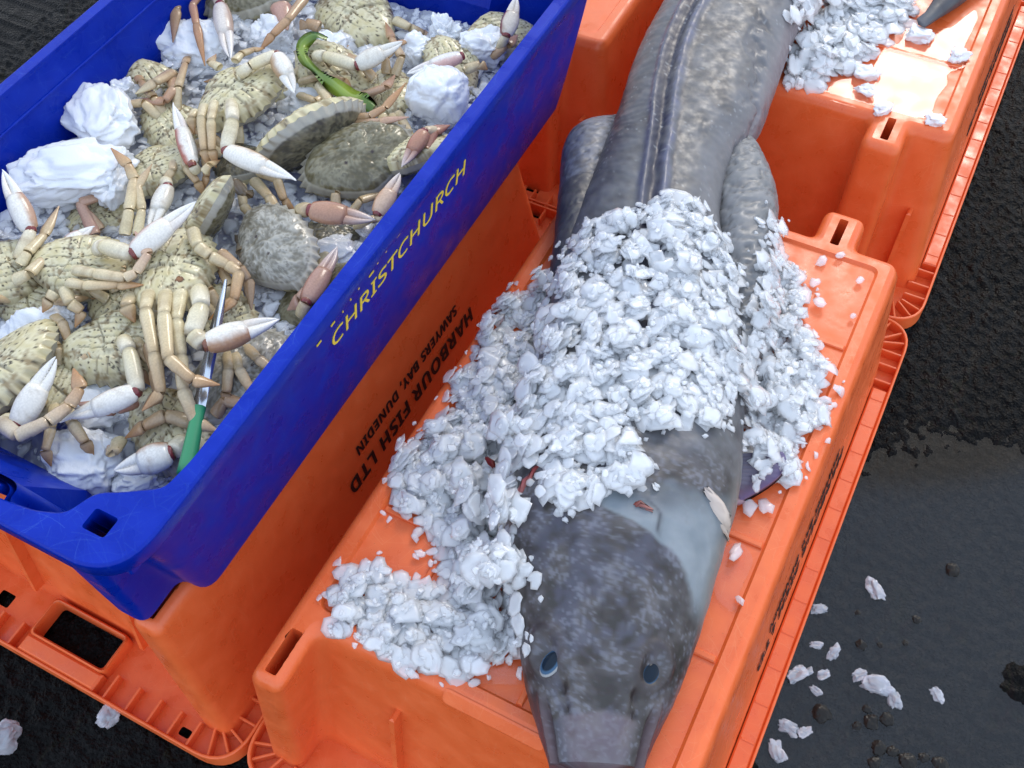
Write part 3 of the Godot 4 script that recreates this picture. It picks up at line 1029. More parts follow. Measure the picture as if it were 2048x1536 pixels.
# ---------------------------------------------------------------- crabs
# local body frame: x across, z to the front, y towards the back shell; width 1
func crab_body(seed_: int, shell_lo: Color, shell_hi: Color) -> ArrayMesh:
	var mb := MB.new()
	var n := FastNoiseLite.new()
	n.seed = seed_
	n.frequency = 1.0
	n.fractal_octaves = 4
	var na := 160
	var nr := 32
	for side in [1, -1]:
		var start := mb.v.size()
		for i in nr + 1:
			var r := pow(float(i) / nr, 0.85)
			for j in na:
				var a := TAU * j / na
				var cx := cos(a)
				var cz := sin(a)
				var R := 0.5
				# fan shaped: deep front arc, narrower rear
				var zz := 0.33 if cz > 0 else 0.37 - 0.06 * absf(cx)
				var xx := R * (1.0 if cz > -0.1 else 1.0 - 0.22 * pow(-cz, 1.5))
				# teeth along the front edge
				var tooth := 0.0
				if cz > -0.3 and i > nr - 2:
					tooth = 0.10 * pow(absf(fposmod(a * 16.0 / PI, 1.0) - 0.5) * 2.0, 1.3) * (1.0 if i == nr else 0.3)
				var rr := r + tooth
				var x := cx * xx * rr
				var z := cz * zz * rr
				var p := Vector3(x, 0, z)
				var nv := n.get_noise_3dv(p * 7.0 + Vector3(0, side * 3, 0))
				var nf := none.get_noise_3dv(p * 26.0 + Vector3(4 + seed_, side, 0))
				var col: Color
				var y := 0.0
				var dome := sqrt(maxf(0.0, 1.0 - r * r))
				if side == 1:
					y = 0.165 * pow(dome, 0.8) + 0.014 * nv + 0.004 * nf
					y += -0.008 * exp(-pow((absf(x) - 0.12 - z * 0.2) / 0.02, 2.0)) * (1.0 if absf(z) < 0.2 else 0.0)
					col = shell_lo.lerp(shell_hi, clampf(0.5 + 1.3 * nv + 0.7 * nf, 0, 1))
					if nf > 0.6:
						col = col.lerp(Color(0.10, 0.085, 0.06), 0.6)
					for sx in [-1, 1]:
						if Vector2(x - sx * 0.12, z + 0.06).length() < 0.013:
							col = Color(0.05, 0.03, 0.025)
					if i >= nr - 2:
						col = col.lerp(Color(0.62, 0.58, 0.48), 0.55)
				else:
					y = -0.155 * pow(dome, 0.62) + 0.006 * nv
					var g := 0.0
					# breast plates: grooves running out from the middle on each side
					var ax := absf(x)
					if ax > 0.05 and ax < 0.33 and z < 0.16 and z > -0.26:
						var k := (z + 0.24 + ax * 0.5 * (z + 0.02) * 2.0 + 0.03 * nv) * 9.0
						g = exp(-pow((fposmod(k, 1.0) - 0.5) / 0.06, 2.0)) * smoothstep(0.33, 0.26, ax) * clampf(0.9 + 1.5 * nv, 0.45, 1.0)
					# tail flap: narrow tongue with cross seams
					var wdt := 0.052 + 0.13 * smoothstep(0.02, -0.3, z)
					if z < 0.06:
						if ax < wdt:
							y -= 0.016
							g = maxf(g * 0.0, exp(-pow((fposmod((z + 0.3) * 15.0, 1.0) - 0.5) / 0.09, 2.0)) * 0.8)
						g = maxf(g, exp(-pow((ax - wdt) / 0.009, 2.0)))
					# mouth plates
					if z > 0.12 and z < 0.27 and ax < 0.11:
						g = maxf(g, exp(-pow(x / 0.009, 2.0)) + exp(-pow((ax - 0.1) / 0.009, 2.0)))
						y -= 0.01
					y += 0.016 * minf(g, 1.0)
					col = Color(0.62, 0.53, 0.28).lerp(Color(0.82, 0.76, 0.53), clampf(0.5 + nv, 0, 1))
					col = col.lerp(Color(0.24, 0.155, 0.05), clampf(1.6 * nv + 0.45 * nf - 0.05 + 0.25 * r * r, 0, 0.85))
					col = col.lerp(Color(0.16, 0.11, 0.055), minf(g, 1.0) * 0.65)
					if nf > 0.62:
						col = Color(0.08, 0.06, 0.035)
				if i == nr:
					y = 0.0 + 0.004 * nf
				mb.add(Vector3(x, y, z), col)
		for i in nr:
			if side == 1:
				mb.join(start + (i + 1) * na, start + i * na, na)
			else:
				mb.join(start + i * na, start + (i + 1) * na, na)
	return mb.mesh()
func limb_seg(mb: MB, a: Vector3, b: Vector3, ra: float, rb: float, c0: Color, c1: Color, bulge := 0.12, flat := 0.75, side := Vector3.UP) -> void:
	var d := (b - a).normalized()
	var s := d.cross(side).normalized()
	if s.length() < 0.5:
		s = d.cross(Vector3.RIGHT).normalized()
	var u := s.cross(d).normalized()
	var n := 12
	var prev := -1
	var m := 9
	for i in m:
		var t := float(i) / (m - 1)
		var r := lerpf(ra, rb, t) * (1.0 + bulge * sin(PI * t))
		if i == 0:
			r *= 0.84
		elif i == m - 1:
			r *= 0.9
		var pts := PackedVector3Array()
		var p := a.lerp(b, t)
		for j in n:
			var w := TAU * j / n
			var e := 1.0 + 0.10 * n3(p + s * cos(w) * 0.01, 160.0)
			pts.append(p + s * cos(w) * r * e + u * sin(w) * r * flat * e)
		var nn := n3(p, 60.0)
		var col := c0.lerp(c1, t)
		col = col.lerp(Color(0.30, 0.19, 0.08), clampf(0.8 * nn - 0.05, 0, 0.45) + (0.25 if i == 0 or i == m - 1 else 0.0))
		var k := mb.ring(pts, col)
		if prev >= 0:
			mb.join(prev, k, n)
		else:
			mb.fan(k, n, a, col)
		prev = k
	mb.fan(prev, n, b, c1)
const CREAM := Color(0.72, 0.62, 0.38)
const WHITE_CLAW := Color(0.82, 0.78, 0.69)
const TAN := Color(0.50, 0.33, 0.19)
const ORANGE_TIP := Color(0.46, 0.22, 0.085)
const PINK := Color(0.52, 0.30, 0.22)
func crab_leg(parent: Node3D, pts: Array, r: float, tipcol := ORANGE_TIP, basecol := CREAM) -> void:
	var mb := MB.new()
	var n := pts.size()
	for i in n - 1:
		var a := PX(pts[i][0], pts[i][1], pts[i][2]) - parent.position
		var b := PX(pts[i + 1][0], pts[i + 1][1], pts[i + 1][2]) - parent.position
		var t0 := float(i) / (n - 1)
		var t1 := float(i + 1) / (n - 1)
		var last := i == n - 2
		var ra := r * lerpf(1.0, 0.75, t0)
		var rb := r * (0.12 if last else lerpf(1.0, 0.75, t1))
		limb_seg(mb, a, b, ra * (1.1 if last else 0.98), rb * (1.0 if last else 0.82), basecol.lerp(tipcol, pow(t0, 1.6)), basecol.lerp(tipcol, pow(t1, 1.3)), 0.30 if last else 0.03, 0.5 if last else 0.7)
	part("leg", mb.mesh(), mats.shell, parent)
func finger(mb: MB, a: Vector3, b: Vector3, bow: Vector3, r: float, c0: Color, c1: Color, teeth: Vector3) -> void:
	var n := 10
	var m := 12
	var prev := -1
	for i in m:
		var t := float(i) / (m - 1)
		var p := a.lerp(b, t) + bow * 4.0 * t * (1.0 - t)
		var d := (b - a + bow * 4.0 * (1.0 - 2.0 * t)).normalized()
		var s := d.cross(Vector3.UP).normalized()
		var u := s.cross(d).normalized()
		var rr := r * pow(1.0 - t * 0.97, 0.7)
		var pts := PackedVector3Array()
		for j in n:
			var w := TAU * j / n
			pts.append(p + s * cos(w) * rr + u * sin(w) * rr * 0.8)
		var col := c0.lerp(c1, t)
		var k := mb.ring(pts, col)
		if prev >= 0:
			mb.join(prev, k, n)
		prev = k
		if i > 2 and i < m - 2:                        # blunt teeth on the biting edge
			var tp := p + teeth.normalized() * rr * 0.9
			var tr := rr * (0.42 if i % 2 == 0 else 0.28)
			var q := PackedVector3Array()
			for j in 6:
				var w := TAU * j / 6
				q.append(tp + d * cos(w) * tr + u * sin(w) * tr)
			mb.fan(mb.ring(q, col), 6, tp + teeth.normalized() * tr * 1.3, Color(0.86, 0.84, 0.8))
# arm: pixel chain to the wrist; hand: wrist -> tip; gape in radians, bend: side the movable finger lies on
func crab_claw(parent: Node3D, arm: Array, wrist: Array, tip: Array, r0: float, gape := 0.16, sidesign := 1.0, back := TAN, face := WHITE_CLAW, ar := 0.64) -> void:
	var r := r0 * 0.86
	var mb := MB.new()
	var n := arm.size()
	var W := PX(wrist[0], wrist[1], wrist[2]) - parent.position
	var T := PX(tip[0], tip[1], tip[2]) - parent.position
	for i in n:
		var a := PX(arm[i][0], arm[i][1], arm[i][2]) - parent.position
		var b := W if i == n - 1 else PX(arm[i + 1][0], arm[i + 1][1], arm[i + 1][2]) - parent.position
		limb_seg(mb, a, b, r * ar, r * ar * 0.95, CREAM, face.lerp(CREAM, 0.5), 0.15, 0.85)
	# dark red joint membrane
	limb_seg(mb, W.lerp(T, -0.03), W.lerp(T, 0.06), r * 0.5, r * 0.55, Color(0.20, 0.035, 0.035), Color(0.24, 0.05, 0.05), 0.1, 0.9)
	var d := (T - W)
	var ln := d.length()
	d = d.normalized()
	var s := d.cross(Vector3.UP).normalized() * sidesign
	var u := Vector3.UP - d * d.y
	u = u.normalized()
	var K := W + d * ln * 0.55
	# palm
	var m := 12
	var nn := 18
	var prev := -1
	for i in m:
		var t := float(i) / (m - 1)
		var p := W.lerp(K, t)
		var rr := r * (0.62 + 0.48 * sin(PI * clampf(t * 0.75 + 0.08, 0, 1)))
		if i == 0:
			rr *= 0.55
		var pts := PackedVector3Array()
		var cols := []
		for j in nn:
			var w := TAU * j / nn
			var ridge := 1.0 + (0.05 if j % 6 == 0 else 0.0)
			pts.append(p + s * cos(w) * rr * ridge + u * sin(w) * rr * 0.72 * ridge)
			var cc := face.lerp(back, smoothstep(0.25, 0.75, -cos(w) + 0.35 * n3(p, 70.0)))
			cols.append(cc.lerp(Color(0.32, 0.2, 0.1), clampf(n3(p + s * cos(w) * 0.01, 120.0) - 0.22, 0, 0.4)))
		var k := mb.ring(pts)
		for j in nn:
			mb.c[k + j] = cols[j]
		if prev >= 0:
			mb.join(prev, k, nn)
		prev = k
	mb.fan(prev, nn, K + d * r * 0.3, face)
	# fixed finger
	var fa := K - d * r * 0.3 - s * r * 0.32
	finger(mb, fa, W + d * ln * 0.99, -s * r * 0.10, r * 0.56, face, face.lerp(Color(0.85, 0.84, 0.82), 0.6), s)
	var c := part("claw", mb.mesh(), mats.shell, parent)
	var fm := MB.new()
	var fb := K - d * r * 0.35 + s * r * 0.40
	var ft := fb + (W + d * ln * 0.965 + s * r * 0.16 - fb).rotated(u, gape * 0.7 * sidesign)
	finger(fm, fb, ft, s * r * 0.20, r * 0.50, face.lerp(back, 0.25), face.lerp(Color(0.85, 0.84, 0.82), 0.5), -s)
	part("movable_finger", fm.mesh(), mats.shell, c)
var crab_bodies := []
func crab(c: Array, front: Array, belly_up: bool, w: float, lean: Vector3, variant: int, label: String, legs: Array, claws: Array, leg_r := 0.0062, thick := 1.0) -> Node3D:
	var p := PX(c[0], c[1], c[2])
	var q := PX(c[0] + front[0], c[1] + front[1], c[2])
	var f := (q - p).normalized()
	var up := (Vector3.UP + lean).normalized() * (-1.0 if belly_up else 1.0)
	if front.size() == 4:                          # stands on edge: pixels of both ends of its width
		var l := (PX(front[2], front[3], c[2]) - PX(front[0], front[1], c[2])).normalized()
		up = (l.cross(Vector3.UP) + lean).normalized()
		f = up.cross(l)
	var x := up.cross(f).normalized()
	f = x.cross(up).normalized()
	var root := thing("crab", p, label, "crab", "crabs in the blue bin")
	part("body", crab_bodies[variant], mats.shell, root, Transform3D(Basis(x * w, up * w * thick, f * w), Vector3.ZERO))
	for l in legs:
		crab_leg(root, l[0], l[1] if l.size() > 1 else leg_r, l[2] if l.size() > 2 else ORANGE_TIP, l[3] if l.size() > 3 else CREAM)
	for k in claws:
		crab_claw(root, k[0], k[1], k[2], k[3], k[4] if k.size() > 4 else 0.16, k[5] if k.size() > 5 else 1.0, k[6] if k.size() > 6 else TAN, k[7] if k.size() > 7 else WHITE_CLAW)
	return root
func spread_legs(c: Array, ang: float, n: int) -> Array:
	var out := []
	for i in n:
		var a := ang + (i - (n - 1) * 0.5) * 0.5 + rng.randf_range(-0.15, 0.15)
		var d := Vector2(cos(a), sin(a))
		var k := rng.randf_range(0.85, 1.2)
		var e := d.rotated(rng.randf_range(-0.9, 0.9))
		var p1 := Vector2(c[0], c[1]) + d * 42
		var p2 := p1 + d * 38 * k
		var p3 := p2 + e * 42 * k
		var p4 := p3 + e.rotated(rng.randf_range(-0.6, 0.6)) * 34
		out.append([[[p1.x, p1.y, c[2] + 0.016], [p2.x, p2.y, c[2] + 0.03], [p3.x, p3.y, c[2] + 0.022], [p4.x, p4.y, c[2] + 0.008]], rng.randf_range(0.0058, 0.0072), ORANGE_TIP, CREAM.lerp(TAN, rng.randf_range(0.1, 0.6))])
	return out
func build_crabs() -> void:
	crab_bodies = [crab_body(1, Color(0.12, 0.10, 0.05), Color(0.27, 0.24, 0.15)), crab_body(2, Color(0.20, 0.18, 0.13), Color(0.46, 0.43, 0.36)), crab_body(3, Color(0.10, 0.09, 0.065), Color(0.24, 0.21, 0.13))]
	var h := 0.425
	crab([480, 192, 0.435], [80, 55], true, 0.121, Vector3(-0.1, 0, 0.1), 0, "large cream crab on its back beside the snowy slabs, one bent claw curling over it",
		[[[[408, 212, 0.452], [402, 235, 0.462], [408, 300, 0.45], [418, 335, 0.435]]], [[[428, 205, 0.456], [422, 240, 0.464], [424, 300, 0.452], [432, 335, 0.436]]], [[[392, 222, 0.45], [382, 235, 0.452], [388, 268, 0.44]]], [[[440, 135, 0.45], [420, 125, 0.45], [432, 108, 0.44]]], [[[470, 122, 0.452], [482, 108, 0.45], [505, 100, 0.44], [530, 96, 0.43]]]],
		[[[[478, 150, 0.458], [500, 132, 0.466]], [552, 108, 0.468], [590, 188, 0.455], 0.0125, 0.1, -1.0], [[[462, 205, 0.458], [466, 240, 0.47]], [452, 300, 0.458], [594, 362, 0.462], 0.0135, 0.12, 1.0]])
	crab([415, 432, 0.43], [30, -90], true, 0.110, Vector3(-1.5, 0, 0.3), 0, "cream crab tipped on its side, its toothed shell edge leaning on the grey shell",
		[[[[385, 460, 0.455], [395, 492, 0.458], [420, 512, 0.452], [455, 530, 0.442], [478, 545, 0.44], [468, 600, 0.438], [418, 640, 0.44]], 0.0078], [[[440, 505, 0.44], [478, 535, 0.44], [497, 560, 0.43], [503, 620, 0.42]], 0.0068, Color(0.30, 0.20, 0.12), TAN], [[[408, 345, 0.446], [418, 330, 0.452], [440, 320, 0.44]], 0.006], [[[468, 365, 0.42], [492, 392, 0.425], [505, 380, 0.42]], 0.008, Color(0.12, 0.09, 0.06), Color(0.17, 0.13, 0.09)]], [])
	crab([165, 535, 0.428], [25, -80], true, 0.110, Vector3(0.1, 0, 0.15), 0, "cream crab on its back whose long white claw crosses a tipped crab",
		[[[[150, 540, 0.452], [190, 547, 0.462], [250, 556, 0.462], [272, 545, 0.464], [296, 508, 0.47], [270, 463, 0.468]], 0.0070, PINK], [[[137, 565, 0.45], [168, 571, 0.458], [236, 570, 0.458], [287, 570, 0.455]], 0.0066], [[[130, 578, 0.446], [140, 606, 0.448], [164, 622, 0.44], [150, 655, 0.43]], 0.0075], [[[110, 585, 0.44], [98, 600, 0.438], [85, 625, 0.43]], 0.008]],
		[[[[195, 500, 0.452], [205, 492, 0.46]], [265, 508, 0.465], [394, 402, 0.482], 0.0150, 0.06, 1.0, PINK], [[[140, 500, 0.44]], [128, 492, 0.435], [190, 452, 0.44], 0.010, 0.2, 1.0, Color(0.38, 0.1, 0.06)]])
	crab([345, 546, 0.435], [90, 6], true, 0.125, Vector3(0.05, 0, -0.1), 0, "large pale crab on its back with two rusty spots and a row of hanging legs",
		[[[[297, 585, 0.452], [291, 620, 0.464], [308, 706, 0.462], [322, 785, 0.448], [284, 822, 0.44]], 0.0076], [[[331, 585, 0.454], [328, 628, 0.468], [336, 717, 0.468], [386, 761, 0.46], [440, 770, 0.452]], 0.0078], [[[362, 583, 0.454], [352, 641, 0.462], [362, 712, 0.456], [366, 780, 0.45], [392, 846, 0.44], [436, 862, 0.432]], 0.0080, TAN], [[[263, 590, 0.444], [252, 612, 0.45], [270, 645, 0.44]], 0.0085]],
		[[[[398, 578, 0.452], [403, 612, 0.466], [384, 668, 0.466]], [408, 690, 0.462], [560, 638, 0.452], 0.0155, 0.03, -1.0, Color(0.50, 0.27, 0.14)]])
	for q in [[349, 523], [358, 558]]:                 # rusty spots on its breast plate
		var m := MB.new()
		var pts := PackedVector3Array()
		for j in 12:
			var a := TAU * j / 12
			pts.append(Vector3(cos(a) * 0.0048, 0.0, sin(a) * 0.0040))
		m.fan(m.ring(pts, Color(0.16, 0.07, 0.03)), 12, Vector3(0, 0.0008, 0), Color(0.34, 0.15, 0.05))
		var sp := get_child(get_child_count() - 1)
		part("spot", m.mesh(), mats.shell, sp, Transform3D(Basis.IDENTITY, PX(q[0], q[1], 0.4523) - sp.position))
	crab([235, 700, 0.415], [-25, 80], true, 0.112, Vector3(0.1, 0, 0.25), 0, "cream crab on its back under the hanging legs, spread white claw below it",
		[[[[300, 690, 0.435], [312, 740, 0.44], [318, 790, 0.43], [284, 820, 0.43]], 0.0085, Color(0.40, 0.26, 0.16), TAN], [[[270, 800, 0.43], [232, 818, 0.436], [152, 806, 0.432]], 0.0095, PINK, Color(0.42, 0.2, 0.13)]],
		[[[[246, 678, 0.44], [258, 700, 0.448]], [276, 782, 0.442], [118, 846, 0.43], 0.0135, 0.28, -1.0, Color(0.60, 0.50, 0.42)]])
	crab([14, 545, 0.42], [-20, -80], true, 0.110, Vector3(0.3, 0, 0.0), 0, "cream crab wedged against the blue wall, claw reaching up along the snowy slab",
		[[[[40, 530, 0.44], [55, 505, 0.445], [88, 470, 0.44], [118, 412, 0.44]], 0.0075, TAN], [[[30, 560, 0.44], [58, 548, 0.445], [85, 520, 0.44], [100, 505, 0.43]], 0.0085, TAN]],
		[[[[36, 520, 0.44]], [62, 462, 0.448], [4, 338, 0.47], 0.0125, 0.05, -1.0, Color(0.5, 0.3, 0.2)]])
	crab([12, 748, 0.415], [70, 40], true, 0.129, Vector3(-0.4, 0, 0.1), 0, "pale crab half tipped beside the front wall with a long white claw standing up",
		[[[[0, 843, 0.43], [34, 872, 0.442], [96, 843, 0.446], [138, 812, 0.444], [160, 778, 0.446], [147, 737, 0.45]], 0.0085, ORANGE_TIP, Color(0.60, 0.52, 0.38)]],
		[[[[10, 840, 0.42]], [34, 852, 0.43], [112, 712, 0.452], 0.0150, 0.0, 1.0, WHITE_CLAW]])
	crab([553, 497, 0.425], [80, -40], false, 0.121, Vector3(-0.15, 0, 0.35), 1, "speckled light grey crab right side up with a frilled shell edge",
		[[[[505, 520, 0.42], [485, 505, 0.425], [487, 480, 0.42], [470, 470, 0.415]], 0.009, Color(0.13, 0.1, 0.07), Color(0.2, 0.17, 0.13)]], [[[[600, 420, 0.43]], [618, 420, 0.446], [752, 440, 0.44], 0.0150, 0.05, 1.0, Color(0.36, 0.16, 0.1), Color(0.46, 0.25, 0.16)]])
	crab([718, 322, 0.425], [-40, -70], false, 0.132, Vector3(0.15, 0, 0.25), 0, "olive brown crab right side up with a toothed shell beside the blue wall",
		[], [[[[770, 440, 0.43]], [755, 430, 0.442], [800, 345, 0.456], 0.0115, 0.02, 1.0, Color(0.56, 0.33, 0.2), Color(0.66, 0.46, 0.32)]])
	crab([622, 272, 0.43], [520, 330, 725, 228], false, 0.137, Vector3(0, -0.35, 0), 2, "dark backed crab tilted on edge with cream underside facing the loose ice",
		[[[[690, 235, 0.43], [740, 232, 0.445], [770, 215, 0.45], [812, 166, 0.455]], 0.0062, ORANGE_TIP, TAN], [[[700, 245, 0.43], [760, 243, 0.448], [818, 234, 0.45]], 0.0062, PINK, TAN], [[[560, 262, 0.43], [583, 240, 0.452], [620, 232, 0.456]], 0.0085]], [])
	crab([480, 760, 0.405], [-60, -50], false, 0.125, Vector3(0.1, 0, 0.1), 1, "smooth grey crab lying low behind the green handled knife",
		[[[[430, 830, 0.41], [450, 800, 0.42], [520, 815, 0.415]], 0.008, Color(0.2, 0.12, 0.08), TAN]], [])
	crab([826, 308, 0.425], [40, -60], true, 0.108, Vector3(-0.5, 0, -0.2), 0, "cream crab squeezed against the lettered wall with a folded red brown claw",
		[[[[850, 300, 0.45], [868, 262, 0.455], [900, 250, 0.45]], 0.0085, Color(0.36, 0.15, 0.09), Color(0.42, 0.2, 0.13)]], [[[[880, 262, 0.45]], [850, 262, 0.46], [803, 335, 0.452], 0.0105, 0.1, -1.0, Color(0.36, 0.13, 0.08), Color(0.45, 0.22, 0.14)]])
	crab([712, 42, 0.385], [-70, 40], true, 0.140, Vector3(-0.1, 0, 0.1), 0, "chalky white crab on its back below the far wall",
		[[[[790, 40, 0.40], [820, 55, 0.40], [846, 66, 0.39], [868, 78, 0.38]], 0.008, Color(0.3, 0.12, 0.08)], [[[640, 55, 0.41], [612, 45, 0.415], [600, 60, 0.41]], 0.010, TAN, TAN]], [])
	crab([505, -18, 0.42], [30, 80], false, 0.132, Vector3(0, 0, 0.2), 0, "brown crab at the far wall whose legs dangle over an ice slab",
		[[[[400, -10, 0.42], [385, 10, 0.44], [393, 50, 0.44], [410, 132, 0.425]], 0.0062, ORANGE_TIP, PINK], [[[365, -20, 0.42], [352, 20, 0.44], [346, 85, 0.43]], 0.0075, Color(0.25, 0.14, 0.09), TAN], [[[610, -5, 0.44], [575, 40, 0.445], [545, 70, 0.44], [520, 100, 0.43]], 0.0075, ORANGE_TIP, TAN], [[[560, 10, 0.42], [575, 60, 0.42]], 0.013, PINK, PINK]],
		[[[[425, -30, 0.43]], [440, 8, 0.445], [462, 118, 0.445], 0.0125, 0.0, 1.0, Color(0.50, 0.36, 0.28), Color(0.72, 0.64, 0.56)]])
	crab([668, 160, 0.405], [60, -40], true, 0.123, Vector3(0.2, 0, 0.3), 2, "muddy cream crab with green weed lying across it",
		[[[[640, 170, 0.425], [660, 205, 0.43], [700, 215, 0.42]], 0.0085], [[[700, 200, 0.41], [770, 175, 0.43], [790, 150, 0.42]], 0.0075, PINK, TAN]], [[[[630, 112, 0.435], [650, 112, 0.44]], [712, 132, 0.44], [806, 82, 0.452], 0.0140, 0.0, 1.0, Color(0.52, 0.38, 0.28), Color(0.74, 0.70, 0.60)]])
	crab([312, 345, 0.41], [20, 80], true, 0.103, Vector3(-0.2, 0, 0.1), 0, "cream crab half buried between the snowy slab and the tipped crab",
		[[[[250, 470, 0.43], [258, 420, 0.442], [268, 358, 0.448], [256, 330, 0.455], [222, 296, 0.46]], 0.0072], [[[275, 470, 0.43], [283, 420, 0.438], [275, 372, 0.446], [304, 328, 0.45]], 0.0064, TAN]], [[[[330, 360, 0.425]], [335, 372, 0.43], [300, 462, 0.432], 0.0120, 0.0, 1.0, Color(0.66, 0.6, 0.5)], [[[395, 345, 0.43]], [385, 330, 0.44], [346, 204, 0.45], 0.0105, 0.08, 1.0, Color(0.50, 0.17, 0.12)]])
	crab([1000, 75, 0.40], [40, 50], true, 0.101, Vector3(0.3, 0, 0), 2, "brown crab in the far corner with a raised red claw",
		[[[[985, 110, 0.41], [1012, 90, 0.425], [1035, 70, 0.42]], 0.010, PINK, TAN]], [[[[1000, 95, 0.42]], [1012, 72, 0.44], [1034, -10, 0.46], 0.0115, 0.1, 1.0, Color(0.20, 0.05, 0.045), Color(0.66, 0.58, 0.48)]])
	crab([350, 862, 0.395], [-60, 40], true, 0.112, Vector3(0, 0, 0.2), 0, "pale crab low by the front wall, closed white claw lying on the ice",
		[[[[385, 845, 0.415], [330, 830, 0.425], [288, 852, 0.42], [250, 876, 0.41]], 0.0085, ORANGE_TIP, Color(0.52, 0.4, 0.24)], [[[240, 880, 0.40], [228, 905, 0.41], [215, 890, 0.40]], 0.008]], [[[[370, 880, 0.41]], [345, 905, 0.418], [226, 942, 0.415], 0.0165, 0.08, -1.0, Color(0.45, 0.27, 0.17), Color(0.76, 0.75, 0.70)]])
	crab([905, 135, 0.405], [-60, 20], true, 0.095, Vector3(0.2, 0, 0.2), 0, "small cream crab behind the round snowball",
		[[[[930, 140, 0.42], [960, 128, 0.425], [975, 140, 0.42]], 0.008], [[[880, 150, 0.41], [860, 165, 0.42], [842, 160, 0.41]], 0.007]], [[[[900, 120, 0.43]], [925, 112, 0.44], [812, 148, 0.435], 0.0115, 0.0, 1.0, Color(0.70, 0.42, 0.36), Color(0.80, 0.76, 0.70)]])
	crab([640, 600, 0.40], [-20, -70], false, 0.112, Vector3(-0.3, 0, 0.2), 0, "rough brown crab tucked under the lettered wall with a hooked claw",
		[[[[640, 560, 0.42], [600, 600, 0.43], [575, 620, 0.42]], 0.010, PINK, Color(0.36, 0.22, 0.17)]], [[[[600, 630, 0.42]], [612, 605, 0.435], [676, 492, 0.435], 0.0120, 0.05, 1.0, Color(0.36, 0.17, 0.12), Color(0.45, 0.26, 0.19)]])
	crab([320, 185, 0.40], [-60, 30], true, 0.099, Vector3(0.4, 0, 0.1), 2, "brown legged crab crouched against the blue wall behind a slab",
		[[[[340, 150, 0.42], [348, 178, 0.43], [330, 202, 0.43], [252, 202, 0.425]], 0.0078, Color(0.45, 0.22, 0.15), TAN], [[[345, 146, 0.425], [310, 165, 0.44], [270, 188, 0.435]], 0.0085, CREAM, TAN]], [])
	crab([205, 430, 0.395], [40, 60], true, 0.095, Vector3(0, 0, 0.1), 0, "small cream crab deep in the ice under the snowy slab",
		[[[[190, 470, 0.41], [160, 405, 0.425], [205, 392, 0.425], [248, 398, 0.42]], 0.0075, TAN, PINK], [[[200, 460, 0.41], [165, 408, 0.425]], 0.006, PINK, TAN]], [])
	# crabs lying deeper, seen between the others
	for q in [[350, 262, 0.402, 0, true, "buried crab between the big cream crab and the half covered slab"], [560, 175, 0.398, 2, true, "buried crab behind the curled white claw"], [455, 655, 0.402, 0, true, "buried crab behind the knife blade"], [115, 770, 0.395, 2, true, "buried crab between two long white claws near the front wall"], [672, 470, 0.390, 2, false, "buried dark crab between grey shell and lettered wall"], [775, 190, 0.400, 0, true, "buried crab beside the round snowball"], [480, 330, 0.398, 2, false, "buried dark crab under the long lower claw"], [250, 620, 0.404, 0, true, "buried crab under the hanging row of legs"], [60, 600, 0.400, 2, true, "buried crab between wedged crab and wet ice lump"]]:
		var a0 := rng.randf() * TAU
		crab([q[0], q[1], q[2]], [cos(a0) * 60, sin(a0) * 60], q[4], rng.randf_range(0.088, 0.105), Vector3(rng.randf_range(-0.3, 0.3), 0, rng.randf_range(-0.3, 0.3)), q[3], q[5], spread_legs(q, a0 + PI * 0.5, 3) + spread_legs(q, a0 - PI * 0.5, 3), [])

# ---------------------------------------------------------------- ground
var pud_c: Vector3
func wet_mask(x: float, z: float) -> float:
	var p := Vector3(x, 0, z)
	var e := 0.05 * n3(p, 5.0) + 0.02 * n3(p, 22.0)
	var q := Vector2((x - pud_c.x) / 0.26, (z - pud_c.z) / 0.33)
	return smoothstep(1.15, 0.72, q.length() + e * 3.2)
func ground_y(x: float, z: float) -> float:
	var p := Vector3(x, 0, z)
	var a := none.get_noise_2d(x * 58.0, z * 58.0) + 0.3 * n3(p, 30.0)
	var b := none.get_noise_2d(x * 88.0 + 50.0, z * 88.0)
	var y := -0.0035 + 0.0022 * a + 0.0008 * b + 0.0018 * n3(p, 9.0)
	var isl := PX(2040, 1360, 0.0)
	y += 0.0075 * exp(-pow((p - isl).length() * (1.0 + 0.35 * n3(p, 25.0)) / 0.030, 4.0))
	return y - 0.0075 * wet_mask(x, z)
func axis(spans: Array) -> PackedFloat32Array:
	var out := PackedFloat32Array()
	for s in spans:
		var n := int(round((s[1] - s[0]) / s[2]))
		for i in n:
			out.append(s[0] + (s[1] - s[0]) * i / n)
	out.append(spans[-1][1])
	return out
